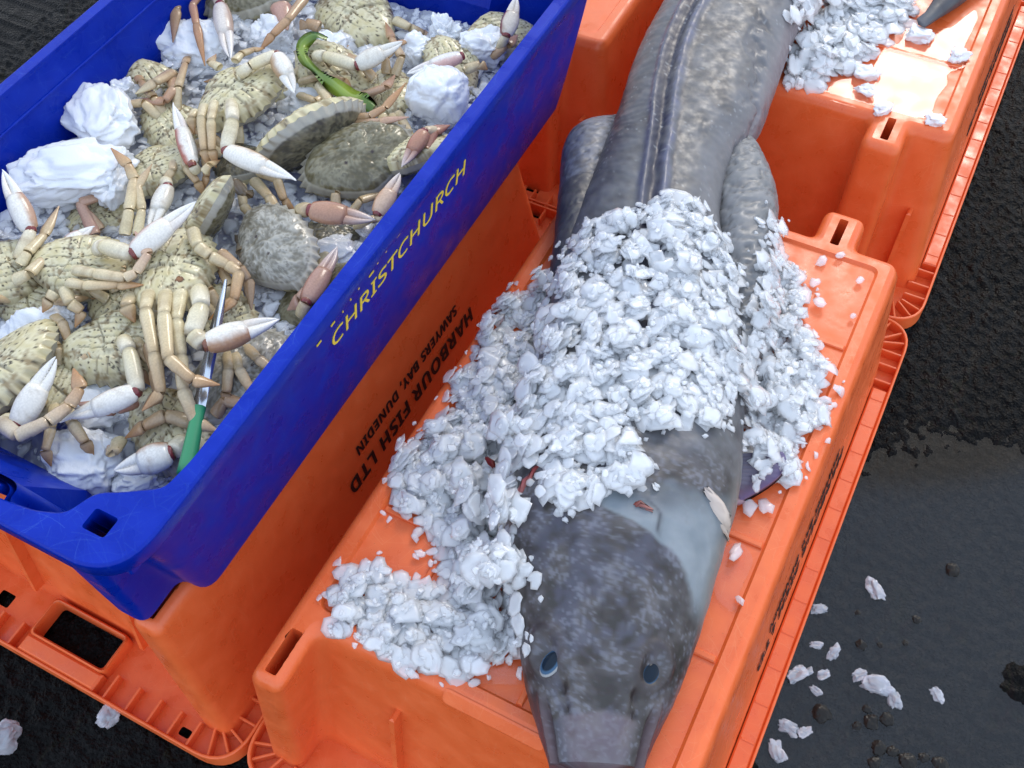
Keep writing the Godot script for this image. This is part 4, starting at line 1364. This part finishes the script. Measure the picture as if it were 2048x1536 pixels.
func build_ground() -> void:
	pud_c = PX(1930, 1330, 0.0)
	var xs := axis([[-30.0, -3.0, 3.0], [-3.0, -1.5, 0.15], [-1.5, -0.98, 0.005], [-0.98, -0.26, 0.004], [-0.26, 0.16, 0.02], [0.16, 0.80, 0.0028], [0.8, 1.2, 0.05], [1.2, 3.0, 0.3], [3.0, 30.0, 3.0]])
	var zs := axis([[-30.0, -3.0, 3.0], [-3.0, -1.6, 0.1], [-1.6, -0.9, 0.006], [-0.9, 0.9, 0.0036], [0.9, 1.3, 0.05], [1.3, 3.0, 0.3], [3.0, 30.0, 3.0]])
	var mb := MB.new()
	var nx := xs.size()
	for z in zs:
		for x in xs:
			var t := 0.5 + 0.5 * n3(Vector3(x, 0, z), 6.0)
			var k := lerpf(0.007, 0.016, t)
			mb.add(Vector3(x, ground_y(x, z), z), Color(k, k * 0.985, k * 0.97))
	for j in zs.size() - 1:
		for i in nx - 1:
			var a := j * nx + i
			mb.quad(a, a + 1, a + nx + 1, a + nx)
	var g := part("ground", mb.mesh(), mats.asphalt, self)
	g.set_meta("kind", "structure")
	var w := MB.new()
	w.add(Vector3(pud_c.x - 0.5, -0.0062, pud_c.z - 0.6))
	w.add(Vector3(pud_c.x + 0.7, -0.0062, pud_c.z - 0.6))
	w.add(Vector3(pud_c.x + 0.7, -0.0062, pud_c.z + 0.6))
	w.add(Vector3(pud_c.x - 0.5, -0.0062, pud_c.z + 0.6))
	w.quad(0, 1, 2, 3)
	var o := part("puddle_water", w.mesh(), mats.water, self)
	o.set_meta("kind", "structure")
func water_sheet(called: String, px: Array, h: float, th: float, label: String) -> void:
	var poly := world_poly(px, h)
	var pts := []
	for p in poly:
		pts.append(p)
	var r := rpoly(pts, [0.01], 4)
	var c := Vector2.ZERO
	for p in r:
		c += p / r.size()
	var mb := MB.new()
	cap(mb, r, [], h + th, 0.01)
	var outer := Geometry2D.offset_polygon(r, 0.0012)
	if outer.size() > 0:
		var e := MB.new()
		loft(mb, [to3(r, h + th), to3(PackedVector2Array(Array(r).map(func(q): return q + (q - c).normalized() * 0.0012)), h + 0.0002)])
	solo(called, mb.mesh(), mats.water, label, "water", "", "")

func _ready() -> void:
	cam_basis = Basis.from_euler(CAM_ROT)
	rng.seed = 7
	nz.seed = 3
	nz.frequency = 1.0
	nz.fractal_octaves = 3
	nfine.seed = 8
	nfine.frequency = 1.0
	nfine.noise_type = FastNoiseLite.TYPE_SIMPLEX
	nfine.fractal_octaves = 2
	none.seed = 12
	none.frequency = 1.0
	none.noise_type = FastNoiseLite.TYPE_SIMPLEX_SMOOTH
	none.fractal_type = FastNoiseLite.FRACTAL_NONE
	# camera, sky, sun
	var cam := Camera3D.new()
	cam.name = "camera"
	cam.position = CAM_POS
	cam.rotation = CAM_ROT
	cam.fov = rad_to_deg(2.0 * atan(768.0 / FPX))
	cam.far = 200.0
	cam.near = 0.05
	add_child(cam)
	cam.current = true
	var sky := ProceduralSkyMaterial.new()
	sky.sky_top_color = Color(0.65, 0.71, 0.80)
	sky.sky_horizon_color = Color(0.95, 0.94, 0.93)
	sky.sky_curve = 0.12
	sky.ground_bottom_color = Color(0.12, 0.12, 0.13)
	sky.ground_horizon_color = Color(0.5, 0.5, 0.52)
	sky.energy_multiplier = 2.0
	var env := Environment.new()
	env.background_mode = Environment.BG_SKY
	env.sky = Sky.new()
	env.sky.sky_material = sky
	env.tonemap_mode = Environment.TONE_MAPPER_LINEAR
	env.tonemap_exposure = 1.32
	env.ssao_enabled = true
	env.ssil_enabled = true
	env.sdfgi_enabled = true
	var we := WorldEnvironment.new()
	we.name = "world_environment"
	we.environment = env
	add_child(we)
	var sun := DirectionalLight3D.new()
	sun.name = "sun"
	sun.light_energy = 0.36
	sun.light_angular_distance = 20.0
	sun.light_color = Color(1.0, 0.97, 0.93)
	sun.shadow_enabled = true
	add_child(sun)
	sun.look_at_from_position(Vector3(-0.062, 0.607, -0.79), Vector3.ZERO, Vector3.UP)
	make_materials()
	build_ground()
	# orange bins
	var b := orange_bin()
	var spots := [["orange_fish_bin", Vector3(-0.043, 0, 0.1228), 0.0, "upturned orange plastic fish bin under the head of the whole fish"],
		["orange_fish_bin", Vector3(-0.567, 0, 0.130), 0.0, "upturned orange plastic fish bin with black print, under the blue bin"],
		["orange_fish_bin", Vector3(-0.040, 0, -0.834), PI, "upturned orange plastic fish bin with a pool of meltwater on top"],
		["orange_fish_bin", Vector3(-0.543, 0, -0.8155), PI, "empty upturned orange plastic fish bin behind the blue bin"]]
	for i in spots.size():
		var o: Node3D = b if i == 0 else b.duplicate()
		o.name = uniq(spots[i][0])
		add_child(o)
		o.position = spots[i][1]
		o.rotation.y = spots[i][2]
		meta(o, spots[i][3], "bin", "upturned orange bins")
	blue_bin()
	# fish and flake ice
	pile = HM.new(-0.34, -1.25, 0.30, 0.66, 0.003, -1.0)
	for box in [[-0.253, -0.233, 0.167, 0.478], [-0.25, -1.24, 0.17, -0.474]]:      # the flat tops of both bins
		var x: float = box[0]
		while x < box[2]:
			var z: float = box[1]
			while z < box[3]:
				pile.splat(Vector3(x, TOPY, z))
				z += 0.002
			x += 0.002
	build_fish()
	var g := RandomNumberGenerator.new()
	g.seed = 77
	var P2 := world_poly([[1100, 560], [1030, 580], [945, 655], [965, 690], [892, 745], [905, 815], [860, 835], [805, 885], [772, 945], [795, 1010], [862, 1030], [850, 1065], [880, 1130], [870, 1190], [820, 1175], [760, 1125], [695, 1135], [662, 1195], [668, 1260], [722, 1300], [805, 1335], [900, 1345], [1045, 1320], [1045, 1180], [1030, 1040], [1030, 950], [1080, 850], [1100, 700]], 0.27)
	P2 = Geometry2D.offset_polygon(P2, 0.005)[0]
	var was := pile.d.duplicate()
	var mb := MB.new()
	strew(mb, P2, 1800, 0.004, 0.019, 0.15, g, 0.25, 0.012, -1.0, 0.016)
	var P2b := world_poly([[1060, 640], [985, 690], [930, 760], [930, 840], [850, 880], [830, 960], [900, 1010], [900, 1150], [940, 1250], [1020, 1250], [1030, 1040], [1060, 900]], 0.28)
	strew(mb, P2b, 750, 0.005, 0.02, 0.15, g)
	strew(mb, Geometry2D.offset_polygon(P2, 0.014)[0], 260, 0.003, 0.010, 0.12, g, 0.2, 0.02, -1.0, 0.0001)
	strew(mb, P2, 500, 0.002, 0.0052, 0.25, g)
	slush(mb, was, P2)
	solo("flake_ice", mb.mesh(), mats.ice, "heap of white flake ice on the bin, left of the fish head", "ice", "", "stuff")
	was = pile.d.duplicate()
	mb = MB.new()
	var P3 := world_poly([[1545, 490], [1600, 545], [1612, 640], [1655, 735], [1645, 830], [1605, 880], [1592, 950], [1500, 965], [1470, 940], [1470, 830], [1490, 700], [1520, 600], [1530, 500]], 0.272)
	P3 = Geometry2D.offset_polygon(P3, 0.007)[0]
	strew(mb, P3, 760, 0.005, 0.018, 0.15, g, 0.25, 0.012, -1.0, 0.02)
	strew(mb, Geometry2D.offset_polygon(P3, 0.014)[0], 120, 0.003, 0.010, 0.12, g, 0.2, 0.02, -1.0, 0.0001)
	strew(mb, P3, 250, 0.002, 0.0052, 0.25, g)
	slush(mb, was, P3)
	solo("flake_ice", mb.mesh(), mats.ice, "strip of flake ice on the bin between belly flap and bin edge", "ice", "", "stuff")
	was = pile.d.duplicate()
	mb = MB.new()
	var P1 := world_poly([[1150, 445], [1230, 430], [1290, 425], [1350, 400], [1400, 410], [1430, 445], [1485, 465], [1485, 560], [1470, 660], [1490, 720], [1470, 800], [1440, 860], [1330, 870], [1275, 910], [1285, 985], [1180, 1020], [1125, 1025], [1085, 985], [1085, 920], [1010, 890], [1030, 800], [1060, 690], [1115, 600], [1125, 500]], 0.365)
	P1 = Geometry2D.offset_polygon(P1, 0.005)[0]
	strew(mb, P1, 2100, 0.004, 0.0185, 0.15, g, 0.25, 0.012, TOPY + 0.02, 0.016)
	strew(mb, Geometry2D.offset_polygon(P1, 0.008)[0], 200, 0.003, 0.010, 0.14, g, 0.2, 0.02, TOPY + 0.03, 0.0001)
	strew(mb, P1, 500, 0.002, 0.0052, 0.25, g, 0.25, 0.012, TOPY + 0.02)
	slush(mb, was, P1)
	solo("flake_ice", mb.mesh(), mats.ice, "white flake ice heaped over the back of the whole fish", "ice", "", "stuff")
	mb = MB.new()
	var P5 := world_poly([[1610, -20], [1840, -20], [1830, 30], [1790, 60], [1745, 105], [1690, 145], [1640, 168], [1590, 178], [1560, 165], [1560, 60]], 0.27)
	was = pile.d.duplicate()
	strew(mb, P5, 1000, 0.006, 0.021, 0.15, g)
	slush(mb, was, P5)
	solo("flake_ice", mb.mesh(), mats.ice, "heap of flake ice on the bin with the meltwater pool", "ice", "", "stuff")
	build_bin_ice()
	build_crabs()
	build_small()
func build_bin_ice() -> void:
	# crushed ice filling the blue bin below the crabs
	var mb := MB.new()
	var nx := 130
	var nzz := 230
	var x0 := -0.744
	var x1 := -0.330
	var z0 := -0.30
	var z1 := 0.490
	for j in nzz + 1:
		for i in nx + 1:
			var x := lerpf(x0, x1, float(i) / nx)
			var z := lerpf(z0, z1, float(j) / nzz)
			var p := Vector3(x, 0, z)
			var y := 0.392 + 0.010 * n3(p, 14.0) + 0.006 * absf(n3(p, 45.0)) + 0.003 * n3(p, 120.0)
			y -= 0.045 * smoothstep(0.38, 0.5, z) + 0.03 * smoothstep(-0.12, -0.3, z)
			y += 0.012 * smoothstep(-0.62, -0.75, x)
			mb.add(Vector3(x, y, z), Color(0.92, 0.94, 0.96))
	for j in nzz:
		for i in nx:
			var a := j * (nx + 1) + i
			mb.quad(a, a + 1, a + nx + 2, a + nx + 1)
	var g := RandomNumberGenerator.new()
	g.seed = 5
	for k in 3800:
		var x := g.randf_range(x0 + 0.006, x1 - 0.006)
		var z := g.randf_range(z0 + 0.01, z1 - 0.01)
		var p := Vector3(x, 0, z)
		var y := 0.395 + 0.010 * n3(p, 14.0) + 0.004 - 0.045 * smoothstep(0.38, 0.5, z) - 0.03 * smoothstep(-0.12, -0.3, z) + 0.012 * smoothstep(-0.62, -0.75, x)
		var r := lerpf(0.0035, 0.015, pow(g.randf(), 2.0))
		flake(mb, Vector3(x, y + g.randf_range(-0.002, 0.004), z), Vector3(g.randfn(0, 0.28), 1, g.randfn(0, 0.28)).normalized(), r, r * g.randf_range(0.18, 0.45), ice_col(g), g)
	solo("crushed_ice", mb.mesh(), mats.ice, "crushed ice filling the blue bin under the crabs", "ice", "", "stuff")
	ice_lump([205, 235, 0.43], Vector3(0.050, 0.022, 0.034), -0.5, 0.2, 101, "big snowy ice slab leaning on the inside of the blue wall, half covered by another")
	ice_lump([145, 345, 0.435], Vector3(0.066, 0.020, 0.034), 0.6, 0.15, 102, "largest snowy ice slab, long and white, beside the crab with a raised claw")
	ice_lump([228, 372, 0.425], Vector3(0.016, 0.018, 0.026), 0.2, 0.0, 103, "small ice lump stuck to the end of the largest slab")
	ice_lump([388, 88, 0.415], Vector3(0.046, 0.020, 0.032), 0.2, 0.2, 104, "ice slab under the dangling crab legs at the far wall")
	ice_lump([545, 70, 0.405], Vector3(0.028, 0.018, 0.026), 0.7, 0.0, 105, "knobbly ice lump beside the orange tipped leg at the far wall")
	ice_lump([876, 192, 0.43], Vector3(0.0345, 0.030, 0.031), 0.0, 0.0, 106, "round white snowball of ice beside the blue lettered wall", "ice lumps among the crabs", 0.12)
	ice_lump([893, 72, 0.40], Vector3(0.016, 0.024, 0.018), 0.4, 0.3, 107, "spiky ice lump standing before the far blue wall", "ice lumps among the crabs", 0.5)
	ice_lump([960, 95, 0.41], Vector3(0.028, 0.02, 0.022), 0.4, 0.1, 108, "grainy ice lump beside the raised red claw")
	ice_lump([835, 105, 0.40], Vector3(0.022, 0.018, 0.02), 1.4, 0.1, 109, "pale ice lump between the white claw and the spiky lump")
	ice_lump([178, 925, 0.385], Vector3(0.036, 0.024, 0.032), 0.4, 0.0, 110, "glassy white ice lump at the front wall below the spread claw")
	ice_lump([280, 965, 0.375], Vector3(0.024, 0.018, 0.018), 0.9, 0.0, 111, "ice lump beneath the closed claw by the rim pocket")
	ice_lump([75, 675, 0.405], Vector3(0.034, 0.018, 0.028), 0.3, 0.2, 112, "greyish wet ice lump under the cream crab's folded leg")
	ice_lump([115, 640, 0.41], Vector3(0.020, 0.014, 0.02), 1.0, 0.0, 113, "wet ice lump touching the greyish one below the cream crab")
	ice_lump([190, 810, 0.39], Vector3(0.034, 0.016, 0.026), 0.3, 0.0, 114, "wet ice lump between the two long white claws")
	ice_lump([620, 200, 0.40], Vector3(0.034, 0.014, 0.026), 0.5, 0.0, 115, "broken ice lump under the curled claw")
	ice_lump([520, 320, 0.39], Vector3(0.026, 0.014, 0.026), 1.1, 0.0, 116, "ice lump between the long claw and the tilted crab")
	ice_lump([660, 95, 0.415], Vector3(0.020, 0.014, 0.018), 0.4, 0.0, 117, "ice lump sitting on the weed at the chalky crab")
	ice_lump([250, 185, 0.415], Vector3(0.016, 0.014, 0.014), 0.4, 0.0, 118, "small clear ice lump by the brown legged crab's wall", "ice lumps among the crabs", 0.4)
	ice_lump([660, 515, 0.40], Vector3(0.028, 0.012, 0.022), 0.9, 0.2, 119, "ice lump beside the hooked claw under the lettered wall")
func build_small() -> void:
	var root := thing("knife", PX(405, 740, 0.44), "knife with green handle and narrow steel blade stuck among the crabs", "knife")
	var o := root.position
	var mb := MB.new()
	var a := PX(452, 560, 0.452) - o
	var bpt := PX(398, 815, 0.442) - o
	var d := (bpt - a).normalized()
	var s := d.cross(Vector3.UP).normalized()
	var w := PackedFloat32Array([0.0015, 0.0055, 0.0062, 0.006])
	var prev := -1
	for i in 4:
		var p := a.lerp(bpt, i / 3.0)
		var k := mb.ring(PackedVector3Array([p + s * w[i], p + Vector3.UP * 0.0012, p - s * w[i], p - Vector3.UP * 0.0012]))
		if prev >= 0:
			mb.join(prev, k, 4)
		prev = k
	part("blade", mb.mesh(), mats.steel, root)
	mb = MB.new()
	var hb := PX(372, 948, 0.432) - o
	prev = -1
	for i in 9:
		var t := i / 8.0
		var p := bpt.lerp(hb, t)
		var r := 0.0058 + 0.0028 * t + (0.001 if i == 0 else 0.0)
		var pts := PackedVector3Array()
		for j in 14:
			pts.append(p + s * cos(TAU * j / 14) * r + Vector3.UP * sin(TAU * j / 14) * r * 0.8)
		var k := mb.ring(pts)
		if prev >= 0:
			mb.join(prev, k, 14)
		else:
			mb.fan(k, 14, p)
		prev = k
	mb.fan(prev, 14, hb)
	part("handle", mb.mesh(), mats.green, root)
	# green weed strand
	mb = MB.new()
	var path := [[655, 78, 0.44], [628, 70, 0.445], [606, 92, 0.442], [608, 118, 0.44], [630, 140, 0.438], [660, 165, 0.436], [690, 185, 0.436], [718, 200, 0.434], [748, 216, 0.43]]
	var wd := [0.004, 0.010, 0.008, 0.006, 0.006, 0.009, 0.012, 0.015, 0.006]
	prev = -1
	for i in range(0, (path.size() - 1) * 6 + 1):
		var f := i / 6.0
		var p := PX(cr(path, f, 0), cr(path, f, 1), cr(path, f, 2))
		var p2 := PX(cr(path, minf(f + 0.1, 8), 0), cr(path, minf(f + 0.1, 8), 1), cr(path, minf(f + 0.1, 8), 2))
		var p1 := PX(cr(path, maxf(f - 0.1, 0), 0), cr(path, maxf(f - 0.1, 0), 1), cr(path, maxf(f - 0.1, 0), 2))
		var sd := (p2 - p1).normalized().cross(Vector3.UP)
		var i0 := mini(int(f), 7)
		var ww: float = lerpf(wd[i0], wd[i0 + 1], f - i0)
		var ruf := Vector3.UP * 0.0022 * sin(i * 0.45)
		var col := Color(0.20, 0.28, 0.03).lerp(Color(0.07, 0.14, 0.015), 0.5 + 0.5 * sin(i * 0.31))
		var k := mb.ring(PackedVector3Array([p - sd * ww + ruf, p + Vector3.UP * 0.0015, p + sd * ww - ruf, p + Vector3.UP * 0.0009]), col)
		if prev >= 0:
			mb.join(prev, k, 4)
		prev = k
	solo("seaweed", mb.mesh(), vmat(0.25), "bright green strand of seaweed lying across a muddy crab", "seaweed")
	# meltwater on the far bin
	water_sheet("meltwater", [[1660, 205], [1640, 180], [1690, 130], [1740, 150], [1760, 110], [1800, 60], [1850, 60], [1900, 60], [1950, 20], [1955, 40], [1925, 100], [1935, 135], [1890, 150], [1895, 170], [1870, 200], [1860, 240], [1800, 235], [1740, 225]], H - 0.0036, 0.0028, "shallow pool of meltwater on top of the far bin")
	# pieces of ice lying on the far bin
	for q in [[1840, 70, 0.018, "rounded pink ice lump beside the dark tail on the far bin"], [1918, 110, 0.015, "grainy ice cluster at the meltwater pool's dry side"], [1733, 145, 0.016, "melting clear ice lump in the meltwater pool"], [1732, 180, 0.012, "small melting ice lump at the near side of the meltwater pool"], [1765, 218, 0.013, "pointed ice flake at the near ridge of the far bin"], [1872, 240, 0.012, "clear broken ice by the near corner of the far bin"]]:
		var c := PX(q[0], q[1], H + 0.004)
		solo("ice_lump", lump(Vector3(q[2], q[2] * 0.45, q[2] * 0.75), int(q[0]), 0.4, 28), mats.lump, q[3], "ice", "ice lying on the far bin", "", Transform3D(Basis(Vector3.UP, q[0] * 0.7), c))
	# loose single flakes on the near bin
	var g := RandomNumberGenerator.new()
	g.seed = 31
	for q in [[1645, 520, 0.011, "loose ice flake on the near bin, beside the pale slot tab"], [1630, 565, 0.009, "loose ice flake on the near bin, near the slotted tab, upper of a pair"], [1640, 605, 0.010, "loose ice flake on the near bin, just below the pair by the slot tab"], [1680, 510, 0.009, "loose ice flake on the near bin, close to the back ridge of the bin"], [1720, 560, 0.008, "loose ice flake on the near bin, at the back right ridge corner"], [1706, 632, 0.005, "loose ice flake on the near bin, tiny, near the right ridge"], [1530, 1012, 0.014, "loose ice flake on the near bin, angular one below the dark pectoral fin"], [1500, 1015, 0.012, "loose ice flake on the near bin, rounded one touching the dark pectoral fin"], [1470, 1105, 0.013, "loose ice flake on the near bin, large one beside the cream gill cover"], [1480, 1200, 0.008, "loose ice flake on the near bin, small one on the right cross rib"], [760, 1130, 0.010, "loose ice flake on the near bin, at the upper end of the stray ice drift"], [700, 1150, 0.016, "loose ice flake at the tip of the stray drift on the near bin"], [705, 1215, 0.022, "loose ice flake, the biggest, ending the stray drift on the near bin"], [740, 1285, 0.013, "loose ice flake on the near bin, next to the front ridge of the bin"], [800, 1320, 0.012, "loose ice flake on the near bin, second along the front ridge of the bin"], [850, 1325, 0.010, "loose ice flake on the near bin, third along the front ridge of the bin"], [903, 1338, 0.008, "loose ice flake, small and last along the front ridge of the near bin"], [835, 1065, 0.008, "loose ice flake on the near bin, lone one in the left bare panel"], [1640, 690, 0.009, "loose ice flake at the edge of the strip beside the belly flap"], [1650, 800, 0.010, "loose ice flake low on the edge of the strip beside the belly flap"]]:
		mb = MB.new()
		flake(mb, Vector3.ZERO, Vector3(g.randfn(0, 0.12), 1, g.randfn(0, 0.12)).normalized(), q[2], 0.005, ice_col(g), g)
		solo("ice_flake", mb.mesh(), mats.ice, q[3], "ice", "loose flakes on the near bin", "", Transform3D(Basis.IDENTITY, PX(q[0], q[1], H + 0.0025)))
	# thin films of melt on the near bin
	water_sheet("meltwater", [[1420, 1110], [1480, 1080], [1510, 1120], [1480, 1180], [1470, 1230], [1430, 1200]], H - 0.0036, 0.0016, "thin film of meltwater beside the fish's cheek")
	water_sheet("meltwater", [[920, 1340], [1000, 1320], [1050, 1330], [1060, 1370], [1000, 1370], [940, 1365]], H - 0.0036, 0.0016, "thin film of meltwater below the stray ice drift")
	# dark tail of another fish
	mb = MB.new()
	prev = -1
	var tail := [[1985, -110, 0.034, 0.020], [1960, -70, 0.031, 0.019], [1930, -35, 0.026, 0.017], [1900, -8, 0.021, 0.015], [1875, 18, 0.015, 0.011], [1858, 34, 0.012, 0.007], [1842, 46, 0.010, 0.003]]
	for i in tail.size():
		var p := PX(tail[i][0], tail[i][1], H + 0.014)
		var sd := Vector3(0.75, 0, 0.66)
		var pts := PackedVector3Array()
		for j in 16:
			var an := TAU * j / 16
			pts.append(p + sd * cos(an) * tail[i][2] * (1.0 + 0.12 * sin(i * 2.0 + j)) + Vector3.UP * sin(an) * tail[i][3])
		var k := mb.ring(pts, Color(0.045, 0.047, 0.055).lerp(Color(0.10, 0.10, 0.11), 0.5 + 0.5 * sin(i * 1.3)))
		if prev >= 0:
			mb.join(prev, k, 16)
		prev = k
	mb.fan(prev, 16, PX(1836, 50, H + 0.012), Color(0.05, 0.05, 0.055))
	solo("fish_tail", mb.mesh(), mats.skin, "blackish fish tail lying on the far bin beside flake ice", "fish")
	# ice on the ground
	var gl := [[1752, 1172, 0.017, "white double lump of ice standing in the puddle"], [1640, 1212, 0.012, "oval ice piece against the orange rim"], [1635, 1285, 0.009, "thin ice sliver between rim and puddle"], [1672, 1300, 0.012, "angular ice chunk at the puddle's dry edge"], [1595, 1345, 0.016, "long knobbed ice piece fallen beside the orange rim"], [1620, 1338, 0.010, "flat ice chip beside the knobbed piece"], [1650, 1345, 0.010, "narrow ice chip pointing at the puddle"], [1635, 1375, 0.009, "rounded ice chip with a frosted end"], [1582, 1452, 0.015, "frosted ice cluster by the orange rim"], [1612, 1460, 0.010, "clear ice chip touching the frosted cluster"], [1557, 1500, 0.016, "long melting ice shard near the orange rim"], [1755, 1365, 0.020, "melting grey ice mound in the shallow puddle"], [1795, 1395, 0.014, "slushy ice beside the grey mound"], [1722, 1345, 0.012, "bent ice piece behind the grey mound"], [1880, 1385, 0.012, "faint melted ice patch in the puddle"]]
	for q in gl:
		var c := PX(q[0], q[1], 0.0)
		q[2] *= 0.78
		c.y = ground_y(c.x, c.z) + q[2] * 0.22
		solo("ice_piece", lump(Vector3(q[2], q[2] * 0.42, q[2] * 0.62), int(q[0]) + 7, 0.38, 40), mats.slush, q[3], "ice", "ice fallen on the asphalt", "", Transform3D(Basis(Vector3.UP, q[1] * 0.9), c))
	var st := [[1908, 1136, 13, "largest dark stone poking out of the puddle, alone"], [1836, 1235, 7, "small dark stone alone in the open puddle"], [1718, 1221, 5, "tiny dark stone beside the white double lump"], [1814, 1282, 5, "tiny dark stone in the open puddle below a small one"], [1763, 1286, 5, "tiny dark stone above the grey ice mound"], [1725, 1286, 9, "dark stone touching the angular ice chunk"], [1645, 1424, 15, "broad brownish stone among the fallen ice by the rim"], [1745, 1440, 12, "round dark stone, broadest of the cluster below the grey mound"], [1776, 1435, 11, "round dark stone beside the broadest of the cluster"], [1716, 1449, 7, "small stone at the rim side of the stone cluster"], [1736, 1415, 7, "small stone on top of the stone cluster"], [1761, 1493, 12, "wet stone in the lower group, upper one of a pair"], [1788, 1500, 9, "wet stone in the lower group, smaller one of a pair"], [1752, 1522, 10, "wet stone under the pair in the lower group"], [1819, 1520, 14, "wet stone with a flat top in the lower group"], [1850, 1512, 8, "narrow wet stone ending the lower group"], [1885, 1527, 13, "wet stone apart from the lower group"]]
	for q in st:
		var c := PX(q[0], q[1], 0.0)
		var r: float = q[2] / 1430.0
		c.y = -0.0062 - r * 0.05
		solo("stone", lump(Vector3(r * 1.1, r * 0.5, r), int(q[0]) + 40, 0.18, 40, 1.0, 1.05), mats.stone, q[3], "stone", "stones in the puddle", "", Transform3D(Basis(Vector3.UP, q[1] * 0.3), c))
	for q in [[218, 1432, 0.014, "clear ice piece beside the rim of the bin under the blue one"], [4, 1480, 0.022, "white ice ball on the asphalt away from the bins"]]:
		var c := PX(q[0], q[1], 0.0)
		c.y = ground_y(c.x, c.z) + q[2] * 0.35
		solo("ice_piece", lump(Vector3(q[2] * 0.8, q[2] * 0.6, q[2]), int(q[0]) + 3, 0.25, 40), mats.slush, q[3], "ice", "ice fallen on the asphalt", "", Transform3D(Basis.IDENTITY, c))
